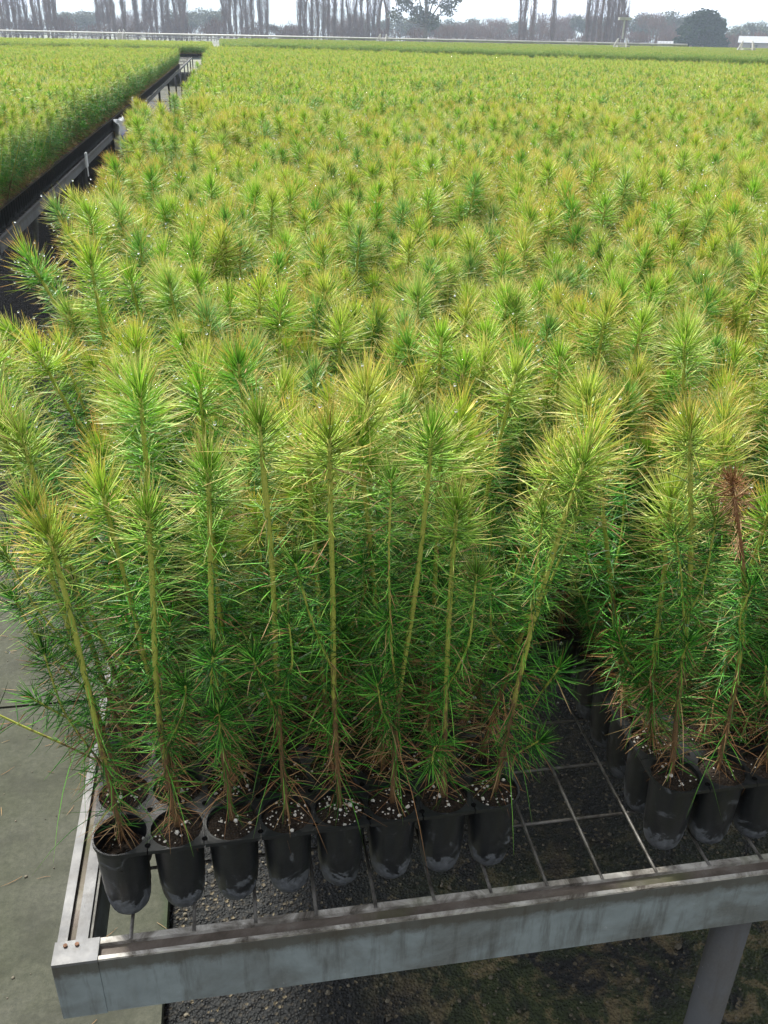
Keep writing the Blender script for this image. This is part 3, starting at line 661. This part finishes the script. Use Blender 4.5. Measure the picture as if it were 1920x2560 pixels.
for (tx_, ty_, rz) in (T1, T2):
    for j in range(0 if tx_ > 0 else 1, 5):
        for i in range(8):
            if j == 0 and i < 3: continue
            c, s = math.cos(rz), math.sin(rz); a, b = (i+.5)*PITCHP, (j+.5)*PITCHP
            if 1 <= j <= 3 and i == 0 and tx_ < 0: continue
            e = (-1 if i == 0 else (-.6 if i == 1 else 0)) if tx_ < 0 else 0
            if tx_ < 0 and i == 7: e = .5
            if tx_ > 0 and i == 0: e = -.9
            add_plant(tx_+c*a-s*b, ty_+s*a+c*b, e, rc=('A' if tx_ < 0 else 'B', j+1, i+1))
def tray_cells(X0, Y0, edge_left=0, edge_right=0, short=1., rc=None):
    for j in range(5):
        for i in range(8): add_plant(X0+(i+.5)*PITCHP, Y0+(j+.5)*PITCHP, (edge_left if i == 0 else edge_left*.5 if i == 1 else 0)+(edge_right if i == 7 else 0), short=short, rc=rc and (rc[0], rc[1]+j, rc[2]+i))
patches = []     # tray-sized groups further away: x, y
nrow = int((NEARY-R2Y)/PY)
for i in range(1, 5): tray_cells(T2[0]+i*PX, T2[1], rc=('B', 1, 1+8*i))
for j in range(200):
    y = R2Y+j*PY
    for i in range(0, 29):
        x = (-.1365 if j == 0 else -.158 if j < 3 else -.186)+i*PX
        if y+TD > lineE(x+TW/2): continue
        if x > .62*y+1.2: continue
        if j < nrow:
            if i*PX < .62*y+.7: tray_cells(x, y, -1.25 if i == 0 else 0, rc=('C', 6+5*j, 1+8*i))
        else: patches.append((x, y, 0))
for j in range(78):
    for i in range(24):
        x = NX1-TW-i*PX; y = NY0+j*PY
        if x+TW < -.20*y-.5: continue
        if j < 6: tray_cells(x, y, 0, .9 if i == 0 else 0, .95, rc=('D', 1+5*j, 8-8*i))
        else: patches.append((x, y, 1))
def far_ok(x, y):
    F = 34.2+(x-2.05)*(22.3-34.2)/(12.7-2.05)
    if x > .05: return max(F, 17) < y < 62 and x < .62*y+2
    if x > -.45: return False
    return 30.5 < y < 42 and x > -.2*y-1.5
y = 17.
while y < 62:
    x = -12.
    while x < 40:
        if far_ok(x, y): patches.append((x, y, 2))
        x += PX
    y += PY if y < 40 else PY*1.5
near.sort(key=lambda q: (Vector((q[0], q[1], RIM+.3))-Vector((0, 0, CAMZ))).length)
indiv, rest = [], []
for q in near:
    u, v, z = project(np.array([q[0], q[1], RIM+.3*q[4]]))
    (indiv if (-150 < u < 2050 and len(indiv) < 288) else rest).append(q)
for q in indiv:
    st, ne, dr, _ = var[q[2]]; k = q[2]
    z_, row, c_ = q[7]
    ords = lambda n: '%d%s' % (n, 'th' if 10 < n % 100 < 14 else {1: 'st', 2: 'nd', 3: 'rd'}.get(n % 10, 'th'))
    lab = look[k]+{'A': ' pine seedling, front left tray, %s row back, %s from the aisle', 'B': ' pine seedling beyond the gap, %s row back, %s from the gap',
                   'C': ' pine seedling, %s row back on the near bench, %s from the aisle', 'D': ' pine seedling across the aisle, %s row back, %s column'}[z_] % (ordw(row), ordw(max(c_, 1)))
    r = bpy.data.objects.new('pine_seedling', None); r.empty_display_size = .03; r.location = (q[0], q[1], RIM-.006)
    r.rotation_mode = 'XYZ'
    R_ = Matrix.Rotation(q[6], 4, 'Y') @ Matrix.Rotation(q[5], 4, 'X') @ Matrix.Rotation(q[3], 4, 'Z'); r.rotation_euler = R_.to_euler()
    r.scale = (1, 1, q[4]) if False else (q[4],)*3
    link(r, None, lab, 'seedling', GS)
    obj('stem', st, r); obj('needles', ne, r)
    if dr: o = obj('water_drops', dr, r); o['kind'] = 'stuff'

# ------------------------------------------------------------------ the rest of the crop: one instanced object
protos = bpy.data.collections.new('crop_sources')       # never linked to the scene
def proto(name, g, mats):
    o = bpy.data.objects.new(name, g.mesh(name, mats)); protos.objects.link(o)
for k in range(NV):
    g = Geo(); a = var[k][3]; g.addgeo(a[0], 0); g.addgeo(a[1], 1)
    if a[2].n: g.addgeo(a[2], 2)
    proto('crop_%02d' % k, g, [MS, MN, MW])
def rotz(a, s=1.): c, d = math.cos(a)*s, math.sin(a)*s; return np.array([[c, -d, 0], [d, c, 0], [0, 0, s]])
def patch(nm, dens, wid, segs, lib=8, drops=0, dull=False):
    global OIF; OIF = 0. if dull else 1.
    base = []
    for k in range(lib):
        gs, gn, gw = seedling(rand_path(random.choice([.22, .245, .26, .275, .29]), .04), dens=dens, wid=wid, segs=segs, ndrops=drops, longs=0, nside=3, ln=.034)
        g = Geo(); g.addgeo(gs, 0); g.addgeo(gn, 1)
        if gw.n: g.addgeo(gw, 2)
        base.append(g)
    G_ = Geo()
    for j in range(5):
        for i in range(8):
            if random.random() < .03: continue
            s = random.uniform(.84, 1.08)
            tl = random.gauss(0, .06); R_ = rotz(random.uniform(0, 6.28), s); Tm = np.array([[1, 0, tl], [0, 1, random.gauss(0, .06)], [0, 0, 1]])
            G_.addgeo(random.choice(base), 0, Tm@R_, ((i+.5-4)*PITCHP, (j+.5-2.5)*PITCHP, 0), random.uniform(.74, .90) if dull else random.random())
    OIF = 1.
    return proto(nm, G_, [MS, MN, MW])
NM, NF = 6, 6
for k in range(NM): patch('crop_%02d' % (NV+k), .42, .0021, 2, drops=14)
for k in range(NF): patch('crop_%02d' % (NV+NM+k), .22, .0040, 1, drops=4)
for k in range(3): patch('crop_%02d' % (NV+NM+NF+k), .20, .0042, 1, dull=True)  # dull green far block; colour also darkened to stand in for its shaded front
pv, pid, prot, pscl = [], [], [], []
for q in rest:
    R_ = Matrix.Rotation(q[6], 4, 'Y') @ Matrix.Rotation(q[5], 4, 'X') @ Matrix.Rotation(q[3], 4, 'Z')
    pv.append((q[0], q[1], RIM-.006)); pid.append(q[2]); prot.append(tuple(R_.to_euler())); pscl.append((q[4],)*3)
for (x, y, kind) in patches:
    d = math.hypot(x, y); far = d > 11
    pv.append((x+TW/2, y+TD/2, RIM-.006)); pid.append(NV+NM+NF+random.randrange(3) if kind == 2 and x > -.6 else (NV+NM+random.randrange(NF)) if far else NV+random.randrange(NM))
    prot.append((0, 0, random.choice([0, math.pi]))); s = hfield(x, y)*random.uniform(.97, 1.03)*(.93 if kind == 1 else 1)
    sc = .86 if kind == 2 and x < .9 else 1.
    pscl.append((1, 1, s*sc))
def point_mesh(name, pv, pid, prot, pscl):
    me = bpy.data.meshes.new(name); me.from_pydata(pv, [], [])
    a = me.attributes.new('pid', 'INT', 'POINT'); a.data.foreach_set('value', pid)
    a = me.attributes.new('rot', 'FLOAT_VECTOR', 'POINT'); a.data.foreach_set('vector', np.array(prot, np.float32).ravel())
    a = me.attributes.new('scl', 'FLOAT_VECTOR', 'POINT'); a.data.foreach_set('vector', np.array(pscl, np.float32).ravel()); return me
def instancer(o, coll):
    ng = bpy.data.node_groups.new('scatter', 'GeometryNodeTree')
    ng.interface.new_socket('Geometry', in_out='INPUT', socket_type='NodeSocketGeometry'); ng.interface.new_socket('Geometry', in_out='OUTPUT', socket_type='NodeSocketGeometry')
    a = ng.nodes.new('NodeGroupInput'); b = ng.nodes.new('NodeGroupOutput'); ci = ng.nodes.new('GeometryNodeCollectionInfo')
    ci.inputs['Collection'].default_value = coll; ci.inputs['Separate Children'].default_value = True; ci.inputs['Reset Children'].default_value = True
    ip = ng.nodes.new('GeometryNodeInstanceOnPoints'); ip.inputs['Pick Instance'].default_value = True
    def na(nm, tp): n = ng.nodes.new('GeometryNodeInputNamedAttribute'); n.data_type = tp; n.inputs[0].default_value = nm; return n.outputs['Attribute']
    l = ng.links; l.new(a.outputs[0], ip.inputs['Points']); l.new(ci.outputs[0], ip.inputs['Instance']); l.new(na('pid', 'INT'), ip.inputs['Instance Index'])
    e2r = ng.nodes.new('FunctionNodeEulerToRotation'); l.new(na('rot', 'FLOAT_VECTOR'), e2r.inputs[0]); l.new(e2r.outputs[0], ip.inputs['Rotation'])
    l.new(na('scl', 'FLOAT_VECTOR'), ip.inputs['Scale']); l.new(ip.outputs[0], b.inputs[0])
    md = o.modifiers.new('scatter', 'NODES'); md.node_group = ng
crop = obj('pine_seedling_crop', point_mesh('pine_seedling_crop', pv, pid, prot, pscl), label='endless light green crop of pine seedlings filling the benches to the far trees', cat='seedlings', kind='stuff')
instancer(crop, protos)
print('indiv', len(indiv), 'rest', len(rest), 'patches', len(patches))
# trays hidden below that crop
tsrc = bpy.data.collections.new('tray_sources'); tcs = simple_tray(seg=6).mesh('tray_source', [MP, MSOIL], False, False)
tsrc.objects.link(bpy.data.objects.new('tray_source', tcs))
tv = [(x, y, RIM) for (x, y, k) in patches if not (k == 1 and x > NX1-TW-.01)]
for j in range(nrow):
    for i in range(0, 12):
        if (j == 0 and i < 3) or (i == 0 and j < 14): continue
        if i*PX < .62*(R2Y+j*PY)+.7: tv.append(((-.158 if j < 3 else -.186)+i*PX, R2Y+j*PY, RIM))
for i in range(1, 5): tv.append((T2[0]+i*PX, T2[1], RIM))
for j in range(14, nrow): tv.append((-.186, R2Y+j*PY, RIM))
for i in range(1, 4):
    for j in range(6): tv.append((NX1-TW-i*PX, NY0+j*PY, RIM))
tv = list(dict.fromkeys((round(a, 4), round(b, 4), c) for a, b, c in tv))
tm = obj('seedling_tray_rows', point_mesh('seedling_tray_rows', tv, [0]*len(tv), [(0, 0, 0)]*len(tv), [(1, 1, 1)]*len(tv)), label='remaining black trays packed under the far crop', cat='plant trays', kind='stuff')
instancer(tm, tsrc)

# far benches under the far crop blocks
def farbench(pts, label):
    r = empty('nursery_bench', (pts[0][0], pts[0][1], 0), label=label, cat='bench', group='galvanised nursery benches')
    ox, oy = pts[0]; n = len(pts); g = Geo()
    V = [(x-ox, y-oy, z) for z in (BZ-.06, BZ) for x, y in pts]
    g.add(V, [(i, (i+1) % n, n+(i+1) % n, n+i) for i in range(n)]+[(n, n+1, n+2, n+3), (3, 2, 1, 0)]); gobj('bench_top', g, [MM], r)
    for (x, y) in pts+[tuple((np.array(pts[0])+pts[1])/2)]:
        g = Geo(); tube(g, [(x-ox, y-oy+.1, -.03), (x-ox, y-oy+.1, BZ-.06)], .03, 8); gobj('leg', g, [MMW2], r)
    return r
farbench([(.05, 36.5), (16.4, 18.2), (38, 62), (.05, 62)], 'distant bench block ahead and right, beyond the cross path')
farbench([(-10, 30.5), (-.5, 30.5), (-.5, 42.3), (-10, 42.3)], 'distant low bench block ahead and left, beyond the cross path')

# ------------------------------------------------------------------ loose bits
g = Geo(); n = 5200
C = np.stack([rng.uniform(-.17, 1.5, n), rng.uniform(.35, 2.3, n), np.full(n, -.0285)], 1)
blobs(g, C, rng.gamma(2.2, .0006, n)+.0005, 0, .3, .7)
MGRIT = plain('pale_grit', (.035, .03, .02), (.17, .15, .11), 60)
gobj('pale_grit', g, [MGRIT], label='pale grit and spilt perlite scattered over the dark gravel', cat='grit', kind='stuff')
g = Geo(); n = 260; P_ = np.stack([rng.uniform(-.75, -.19, n), rng.uniform(.25, 3.2, n), np.full(n, .0025)], 1); a_ = rng.uniform(0, 6.28, n)
OIF = 0.; strips(g, P_, np.stack([np.cos(a_), np.sin(a_), np.zeros(n)], 1), rng.uniform(.012, .04, n), np.stack([rng.normal(0, .2, n), rng.normal(0, .2, n), np.zeros(n)], 1), .0012, 3, rng.random(n), .5, .1, np.ones(n), 0, True); OIF = 1.
n = 420; blobs(g, np.stack([rng.uniform(-.8, -.19, n), rng.uniform(.2, 3.2, n), np.full(n, .0006)], 1), rng.gamma(2., .0005, n)+.0003, 1, .3, .7)
o = obj('fallen_needles', g.mesh('fallen_needles', [MN, MGRIT]), label='fallen brown needles and grit lying on the concrete path', cat='litter', kind='stuff')
def sack(x, y, z, s, label):
    r = empty('plastic_bag', (x, y, z), label=label, cat='plastic bag'); g = Geo(); n = 14; m = 10
    r_ = np.random.default_rng(int(abs(y)*100)); V = []; th = .012
    base = {}
    for j in range(m):
        for i in range(n):
            u, v = i/(n-1)-.5, j/(m-1); V.append((.02*math.sin(9*u)+r_.normal(0, .006)*s, u*s, .01+(.10-v*.26)*s+r_.normal(0, .008)*s))
    V2 = [(a-th-.02*math.cos(b*20/s*.3), b, c) for a, b, c in V]
    F = [(j*n+i, j*n+i+1, (j+1)*n+i+1, (j+1)*n+i) for j in range(m-1) for i in range(n-1)]; k = n*m
    F2 = [(d+k, c+k, b+k, a+k) for a, b, c, d in F]
    rim = [j*n for j in range(m)]+[(m-1)*n+i for i in range(1, n)]+[j*n+n-1 for j in range(m-2, -1, -1)]+[i for i in range(n-2, 0, -1)]
    F3 = [(rim[q], rim[(q+1) % len(rim)], rim[(q+1) % len(rim)]+k, rim[q]+k) for q in range(len(rim))]
    g.add(V+V2, F+F2+F3); gobj('sheet', g, [MWHITE], r, smooth=True)
    g = Geo(); box(g, (.020, -.28*s, -.07*s), (.030, .30*s, -.01*s)); gobj('blue_band', g, [MBLUE], r)
    return r
sack(-.765, 7.6, BZ-.02, .75, 'crumpled white plastic bag with a blue band hooked on the left bench rail')
def tag(x, y, z, h, label):
    g = Geo(); box(g, (-.004, -h*.3, 0), (.004, h*.3, h*.75)); box(g, (-.002, -.012, -h*.5), (.002, .012, 0))
    return gobj('plant_label', g, [MWHITE], label=label, cat='label', group='white plant labels by the aisle').__setattr__('location', (x, y, z))
tag(-.768, 8.9, BZ-.01, .20, 'white plastic label on the left bench rail, farther than the white bag')
tag(-.768, 5.6, BZ-.03, .10, 'small white plastic label on the left bench rail, nearer than the white bag')

# ------------------------------------------------------------------ irrigation boom
def boom():
    A, B = np.array([-30., 96.]), np.array([21.5, 44.3]); d = (B-A)/np.linalg.norm(B-A); nrmv = np.array([-d[1], d[0]])
    r = empty('irrigation_boom', (A[0], A[1], 0), label='long pale overhead watering boom crossing the whole field behind the crop', cat='irrigation boom')
    Ln = np.linalg.norm(B-A)
    loc = lambda s, z, o=0: (d[0]*s+nrmv[0]*o, d[1]*s+nrmv[1]*o, z)
    g = Geo(); tube(g, [loc(0, 1.29), loc(Ln/2, 1.27), loc(Ln, 1.29)], .05, 10); gobj('upper_pipe', g, [MPIPE], r, smooth=True)
    g = Geo(); tube(g, [loc(0, 1.10, .1), loc(Ln/2, 1.08, .1), loc(Ln, 1.10, .1)], .025, 8); gobj('lower_pipe', g, [MDPIPE], r, smooth=True)
    g = Geo()
    s = 1.
    while s < Ln-1: tube(g, [loc(s, 1.27), loc(s, .86, .02)], .012, 5); s += 1.9
    o = gobj('drop_nozzles', g, [MDPIPE], r)
    def S(u, v):      # boom length for a direction seen at that height
        x = RRv*(u-960)/FPX-UUv*(v-1280)/FPX+fwv; x = x[:2]; m_ = np.array([[d[0], -x[0]], [d[1], -x[1]]]); q = np.linalg.solve(m_, -A); return q[0]
    for u, v, mast in ((304, 80, 0), (958, 95, 0), (1555, 105, 1), (1868, 112, 0)):
        s = S(u, v); g = Geo()
        for a in (-.7, .7):
            tube(g, [loc(s+a, -.03, -.9), loc(s+a*.3, 1.5, 0)], .03, 6); tube(g, [loc(s+a, -.03, .9), loc(s+a*.3, 1.5, 0)], .03, 6)
            tube(g, [loc(s+a, .15, -.9), loc(s+a, .15, .9)], .035, 6)
        tube(g, [loc(s-.7, .55, -.6), loc(s+.7, .55, -.6)], .025, 6); box(g, tuple(np.array(loc(s, .9))-[.3, .3, .3]), tuple(np.array(loc(s, .9))+[.3, .3, .3]))
        if mast: tube(g, [loc(s, 1.5), loc(s, 2.32)], .04, 8); box(g, tuple(np.array(loc(s, 2.32))-[.30, .1, .03]), tuple(np.array(loc(s, 2.32))+[.30, .1, .09]))
        c = gobj('drive_cart', g, [MPIPE], r)
        for a in (-.7, .7):
            g = Geo(); p0 = np.array(loc(s+a, .22, -.95)); p1 = np.array(loc(s+a, .22, -.80)); tube(g, [p0, p1], .24, 14); gobj('wheel', g, [MDPIPE], c)
boom()

# ------------------------------------------------------------------ far trees
def atdist(u, v, D):
    x = RRv*(u-960)/FPX-UUv*(v-1280)/FPX+fwv; x = x/np.linalg.norm(x[:2]); return x[0]*D, x[1]*D
def topz(u, v, D):
    x = RRv*(u-960)/FPX-UUv*(v-1280)/FPX+fwv; return CAMZ+x[2]/np.linalg.norm(x[:2])*D
def poplar(sv, H=24, W=.95):
    r_ = np.random.default_rng(sv); gt, gc = Geo(), Geo()
    pts = [(r_.normal(0, .16)*k, r_.normal(0, .16)*k, H*k/6) for k in range(7)]; pts[0] = (0, 0, 0)
    tube(gt, pts, np.linspace(.19, .03, 7), 8)
    for k in range(150):
        h = H*(.01+.9*r_.random()**1.3); a = r_.uniform(0, 6.28); l = r_.uniform(2, 5.5); w = W*r_.uniform(.4, 1.)*min(1, .6+h/10)
        p = np.array([np.interp(h, [q[2] for q in pts], [q[i] for q in pts]) for i in range(3)]); o = np.array([math.cos(a), math.sin(a), 0])
        tube(gc, [p, p+o*w*.6+[0, 0, l*.3], p+o*w+[0, 0, l]], [.045, .028, .010], 3, cap=False)
        for q in range(5):
            z = r_.random(); b = p+o*w*z+np.array([0, 0, l*z]); e = b+np.array([r_.normal(0, .25), r_.normal(0, .25), r_.uniform(.5, 1.6)])
            tube(gc, [b, e], [.018, .007], 3, cap=False)
    return gt.mesh('trunk', [MPOP], True, False), gc.mesh('crown', [MTWIG], False, False)
PV = [poplar(k) for k in range(5)]
clumps = {'at the far left edge': [14, 26, 43, 58, 72, 95, 108, 122, 133, 143], 'left of centre-left gap': [252, 264, 276, 288, 314, 347], 'wide left-of-centre': [368, 382, 396, 412, 426, 441, 455, 468],
          'above the end of the aisle': [562, 578, 592, 606, 618, 631], 'lone pair': [655, 668], 'dense middle': [752, 765, 780, 794, 808, 822, 838, 856, 873, 890, 903], 'thin middle': [920, 934, 948, 966],
          'three slim right-of-centre': [1298, 1309, 1328, 1379], 'right-hand dark': [1468, 1482, 1496, 1513, 1524, 1535, 1545, 1556]}
names = ['far left clump', 'second clump from the left', 'third clump from the left', 'clump above the aisle end', 'slim pair alone beside the gap', 'dense middle clump', 'thin clump left of the tall eucalypt', 'widely spaced row right of the eucalypt', 'dark clump by the boom mast']
for nm, us in zip(names, clumps.values()):
    for ui, u in enumerate(us):
        D = 172+random.uniform(-6, 10); x, y = atdist(u, 100, D); k = random.randrange(5)
        r = empty('poplar_tree', (x, y, -.04), label='%s bare poplar from the left in the %s' % (ordw(ui+1), nm), cat='tree', group='bare poplars beyond the field')
        r.rotation_euler = (0, 0, random.uniform(0, 6.28)); s = random.uniform(.8, 1.1); r.scale = (s, s, s*random.uniform(.9, 1.1))
        obj('trunk', PV[k][0], r); obj('crown', PV[k][1], r)
def leafcrown(sv, lobes, n, leaf, m, twig=False):
    r_ = np.random.default_rng(sv); g = Geo(); L_ = np.array(lobes, float)
    wts = L_[:, 3]**2; idx = r_.choice(len(L_), n, p=wts/wts.sum())
    d = nrm(r_.normal(size=(n, 3))); rr = L_[idx, 3]*(r_.random(n)**.4)*(1+.12*np.sin(d[:, 0]*9+idx)+.10*np.sin(d[:, 2]*13))
    C = L_[idx, :3]+d*rr[:, None]*np.array([1, 1, .85])
    keep = C[:, 2] > .3; C = C[keep]; n = len(C)
    A = nrm(r_.normal(size=(n, 3))); B = nrm(np.cross(A, r_.normal(size=(n, 3)))); s = leaf*r_.uniform(.5, 1.3, n)[:, None]
    if twig: A = nrm(A*[.4, .4, .3]+[0, 0, 1.]); B = nrm(np.cross(A, r_.normal(size=(n, 3)))); V = np.stack([C-A*s*1.3-B*s*.12, C-A*s*1.3+B*s*.12, C+A*s*1.3+B*s*.1, C+A*s*1.3-B*s*.1], 1)
    else: V = np.stack([C-A*s, C-B*s*.6, C+A*s, C+B*s*.6], 1)
    g.add(V.reshape(-1, 3), (np.arange(n)[:, None]*4+np.arange(4)[None]), 0); return g.mesh('crown', [m], False, False)
def trunkgeo(lobes, r0, H):
    g = Geo(); tube(g, [(0, 0, 0), (.1, .05, H*.3), (0, 0, H*.75)], [r0, r0*.8, r0*.3], 8)
    for l in lobes: tube(g, [(0, 0, H*.22), (l[0]*.5, l[1]*.5, (l[2]+H*.2)/2), (l[0], l[1], l[2])], [r0*.5, r0*.3, r0*.08], 5)
    return g.mesh('trunk', [MTRUNK], True, False)
def lob(sv, H, W, k=9):
    r_ = np.random.default_rng(sv); return [(r_.uniform(-.5, .5)*W, r_.uniform(-.4, .4)*W, H*r_.uniform(.30, .80), H*r_.uniform(.16, .30)) for _ in range(k)]
bw = []
for k in range(4):
    lb = lob(k+20, 9, 9); bw.append((trunkgeo(lb, .25, 9), leafcrown(k, lb, 5200, .22, (MTWIG, MEUC, MTWIG, MEUC)[k], k % 2 == 0)))
tl = [(0, 52, 5), (160, 30, 1), (195, 27, 3), (230, 30, 1), (300, 22, 0), (345, 22, 2), (480, 26, 1), (520, 24, 3), (548, 20, 1), (700, 62, 1), (740, 58, 0), (830, 30, 0), (880, 32, 2), (940, 48, 1), (1000, 42, 3), (1035, 44, 1), (1090, 40, 3), (1120, 55, 1), (1160, 42, 0), (1195, 46, 3), (1230, 44, 2), (1270, 52, 1), (1325, 55, 1), (1380, 30, 2), (1400, 20, 0), (1430, 34, 2), (1460, 38, 1), (1500, 28, 0), (1575, 32, 1), (1600, 34, 3), (1640, 28, 2), (1680, 24, 3), (1705, 30, 1), (1850, 64, 3), (1890, 56, 1), (1915, 54, 3)]
for n_, (u, v, k) in enumerate(tl):
    D = 225+random.uniform(-12, 15); x, y = atdist(u, 100, D); H = topz(u, v, D)+.3; k = k % 4
    side = 'left' if u < 560 else 'middle' if u < 960 else 'right of the tall eucalypt' if u < 1570 else 'around the dark evergreen'
    r = empty('woodland_tree', (x, y, -.04), label=('bare grey-brown' if k % 2 == 0 else 'hazy grey-green')+' rounded woodland tree, %s from the left, %s' % (ordw(n_+1), side), cat='tree', group='rounded trees of the far woodland')
    s = H/9/.98; r.scale = (max(s, .8), max(s, .8), s); r.rotation_euler = (0, 0, random.uniform(0, 6.28)); obj('trunk', bw[k][0], r); obj('crown', bw[k][1], r)
# eucalypt
D = 160; x, y = atdist(1062, 100, D); lb = [(-4.2, 0, 8.5, 1.6), (-3.2, .5, 6.2, 1.7), (-1.8, 0, 9.5, 2.0), (0, 1, 11, 2.4), (.5, -1, 7.5, 2.0), (2.2, 0, 9.8, 2.0), (4.0, .4, 8.8, 1.7), (3.4, -.4, 5.6, 1.5), (-1, .3, 4.6, 1.7), (1, 0, 3.6, 1.5), (4.8, 0, 6.8, 1.0), (-4.8, 0, 4.4, 1.2), (0, 0, 13.5, 2.6)]
r = empty('eucalyptus_tree', (x, y, -.04), label='tall open-crowned eucalypt with sky showing through, cut off by the top of the photo', cat='tree'); obj('trunk', trunkgeo(lb, .38, 13), r); obj('crown', leafcrown(77, lb, 9000, .20, MEUC), r)
# dark evergreen
D = 165; x, y = atdist(1755, 100, D); r_ = np.random.default_rng(5)
lb = [(r_.uniform(-2.9, 2.9), r_.uniform(-2.5, 2.5), r_.uniform(1.0, 4.1), r_.uniform(.5, 1.25)) for _ in range(34)]+[(-.6, 0, 4.8, 1.5), (1.0, 0, 4.9, 1.3), (-1.8, .5, 3.9, 1.4), (2.3, 0, 4.0, 1.3), (0, 0, 3, 2.2), (.3, 0, 5.3, .8), (-1.1, 0, 5.2, .6), (1.7, 0, 4.9, .6), (-3.2, 0, 1.2, 1.3), (3.3, 0, 1.3, 1.2)]
r = empty('evergreen_tree', (x, y, -.04), label='round dark green evergreen standing alone at the right, before the hazy woodland', cat='tree'); obj('trunk', trunkgeo(lb[:6], .3, 5), r); obj('crown', leafcrown(78, lb, 17000, .20, MDARK), r)
# low hedge under the poplars and white tunnels
for a, b, D, m, nm, lab in ((-60, 1100, 178, MTWIG, 'hedge', 'low brown scrub under the poplars on the left half'), (1120, 2000, 196, MTWIG, 'hedge', 'low brown scrub behind the boom on the right half')):
    x0, y0 = atdist(a, 100, D); x1, y1 = atdist(b, 100, D); k = 60; t_ = np.linspace(0, 1, k); g = Geo(); r_ = np.random.default_rng(int(D))
    lbs = [(x0+(x1-x0)*t+r_.normal(0, .5)-x0, (y1-y0)*t+r_.normal(0, 1), .8+1.3*r_.random(), .9+1.5*r_.random()) for t in t_]
    me = leafcrown(int(D), lbs, 26000, .22, m, True); o = obj(nm, me, label=lab, cat='hedge'); o.location = (x0, y0, 0)
def tunnel(u0, u1, D, H, label):
    x0, y0 = atdist(u0, 100, D); x1, y1 = atdist(u1, 100, D); g = Geo(); d = np.array([x1-x0, y1-y0]); Ln = np.linalg.norm(d); d /= Ln; q = np.array([-d[1], d[0]])
    an = np.linspace(0, math.pi, 11); V = []
    for s in (0, Ln):
        for a in an: V.append((d[0]*s+q[0]*math.cos(a)*2, d[1]*s+q[1]*math.cos(a)*2, H*math.sin(a)))
        V.append((d[0]*s, d[1]*s, 0))
    F4 = [(i, i+1, 12+i+1, 12+i) for i in range(10)]; g.add(V, F4); T = [(11, i+1, i) for i in range(10)]+[(23, 12+i, 12+i+1) for i in range(10)]
    g.f[3].append(np.array(T)); g.m[3].append(np.zeros(len(T), int))
    r = empty('poly_tunnel', (x0, y0, 0), label=label, cat='poly tunnel', group='low white plastic tunnels'); gobj('cover', g, [MROOF], r, smooth=False)
    g = Geo()
    for s in np.linspace(0, Ln, 6): tube(g, [(d[0]*s+q[0]*math.cos(a)*2.02, d[1]*s+q[1]*math.cos(a)*2.02, H*1.01*math.sin(a)) for a in an], .05, 4)
    gobj('hoop', g, [MDPIPE], r)
tunnel(1008, 1052, 206, 1.35, 'short white tunnel left of the eucalypt trunk'); tunnel(1064, 1180, 206, 1.45, 'long white tunnel just right of the eucalypt')
tunnel(1190, 1290, 210, 1.6, 'white tunnel behind the slim poplars'); tunnel(1310, 1440, 212, 1.6, 'white tunnel before the dark poplar clump'); tunnel(1645, 1684, 150, 1.5, 'short white tunnel beside the dark evergreen')
def shed(u0, u1, D, H, label):
    x0, y0 = atdist(u0, 100, D); x1, y1 = atdist(u1, 100, D); W = math.hypot(x1-x0, y1-y0); r = empty('farm_shed', (x0, y0, -.04), label=label, cat='shed'); r.rotation_euler = (0, 0, math.atan2(y1-y0, x1-x0))
    g = Geo(); box(g, (0, 0, 0), (W, 6, H*.6)); gobj('wall', g, [plain('shed_wall', (.25, .24, .24), (.4, .39, .38), .5)], r)
    g = Geo(); V = [(-.3, -.3, H*.6), (W+.3, -.3, H*.6), (W+.3, 3, H), (-.3, 3, H), (-.3, 6.3, H*.6), (W+.3, 6.3, H*.6), (-.3, -.3, H*.6+.1), (W+.3, -.3, H*.6+.1), (W+.3, 3, H+.1), (-.3, 3, H+.1), (-.3, 6.3, H*.6+.1), (W+.3, 6.3, H*.6+.1)]
    g.add(V, [(0, 3, 2, 1), (3, 4, 5, 2), (6, 7, 8, 9), (9, 8, 11, 10), (0, 1, 7, 6), (4, 10, 11, 5), (0, 6, 9, 3), (3, 9, 10, 4), (1, 2, 8, 7), (2, 5, 11, 8)]); gobj('roof', g, [MROOF], r)
    g = Geo(); box(g, (W*.35, -.04, 0), (W*.55, -.01, H*.5)); gobj('door', g, [MDPIPE], r)
shed(1850, 1935, 185, 2.5, 'pale-roofed farm shed at the far right edge'); 
# ------------------------------------------------------------------ haze
g = Geo(); box(g, (-1310, -62, -1.2), (1610, 1840, 46))
me = g.mesh('haze', [], False, False); hm = bpy.data.materials.new('haze_air'); hm.use_nodes = True; t = hm.node_tree; t.nodes.clear()
pv_ = N(t, 'ShaderNodeVolumePrincipled'); pv_.inputs['Color'].default_value = (.70, .81, 1.0, 1); pv_.inputs['Density'].default_value = .0008; pv_.inputs['Anisotropy'].default_value = .2
oo = N(t, 'ShaderNodeOutputMaterial'); t.links.new(pv_.outputs[0], oo.inputs['Volume']); me.materials.append(hm)
obj('haze', me, label='thin pale blue haze over the far trees', cat='haze', kind='stuff')
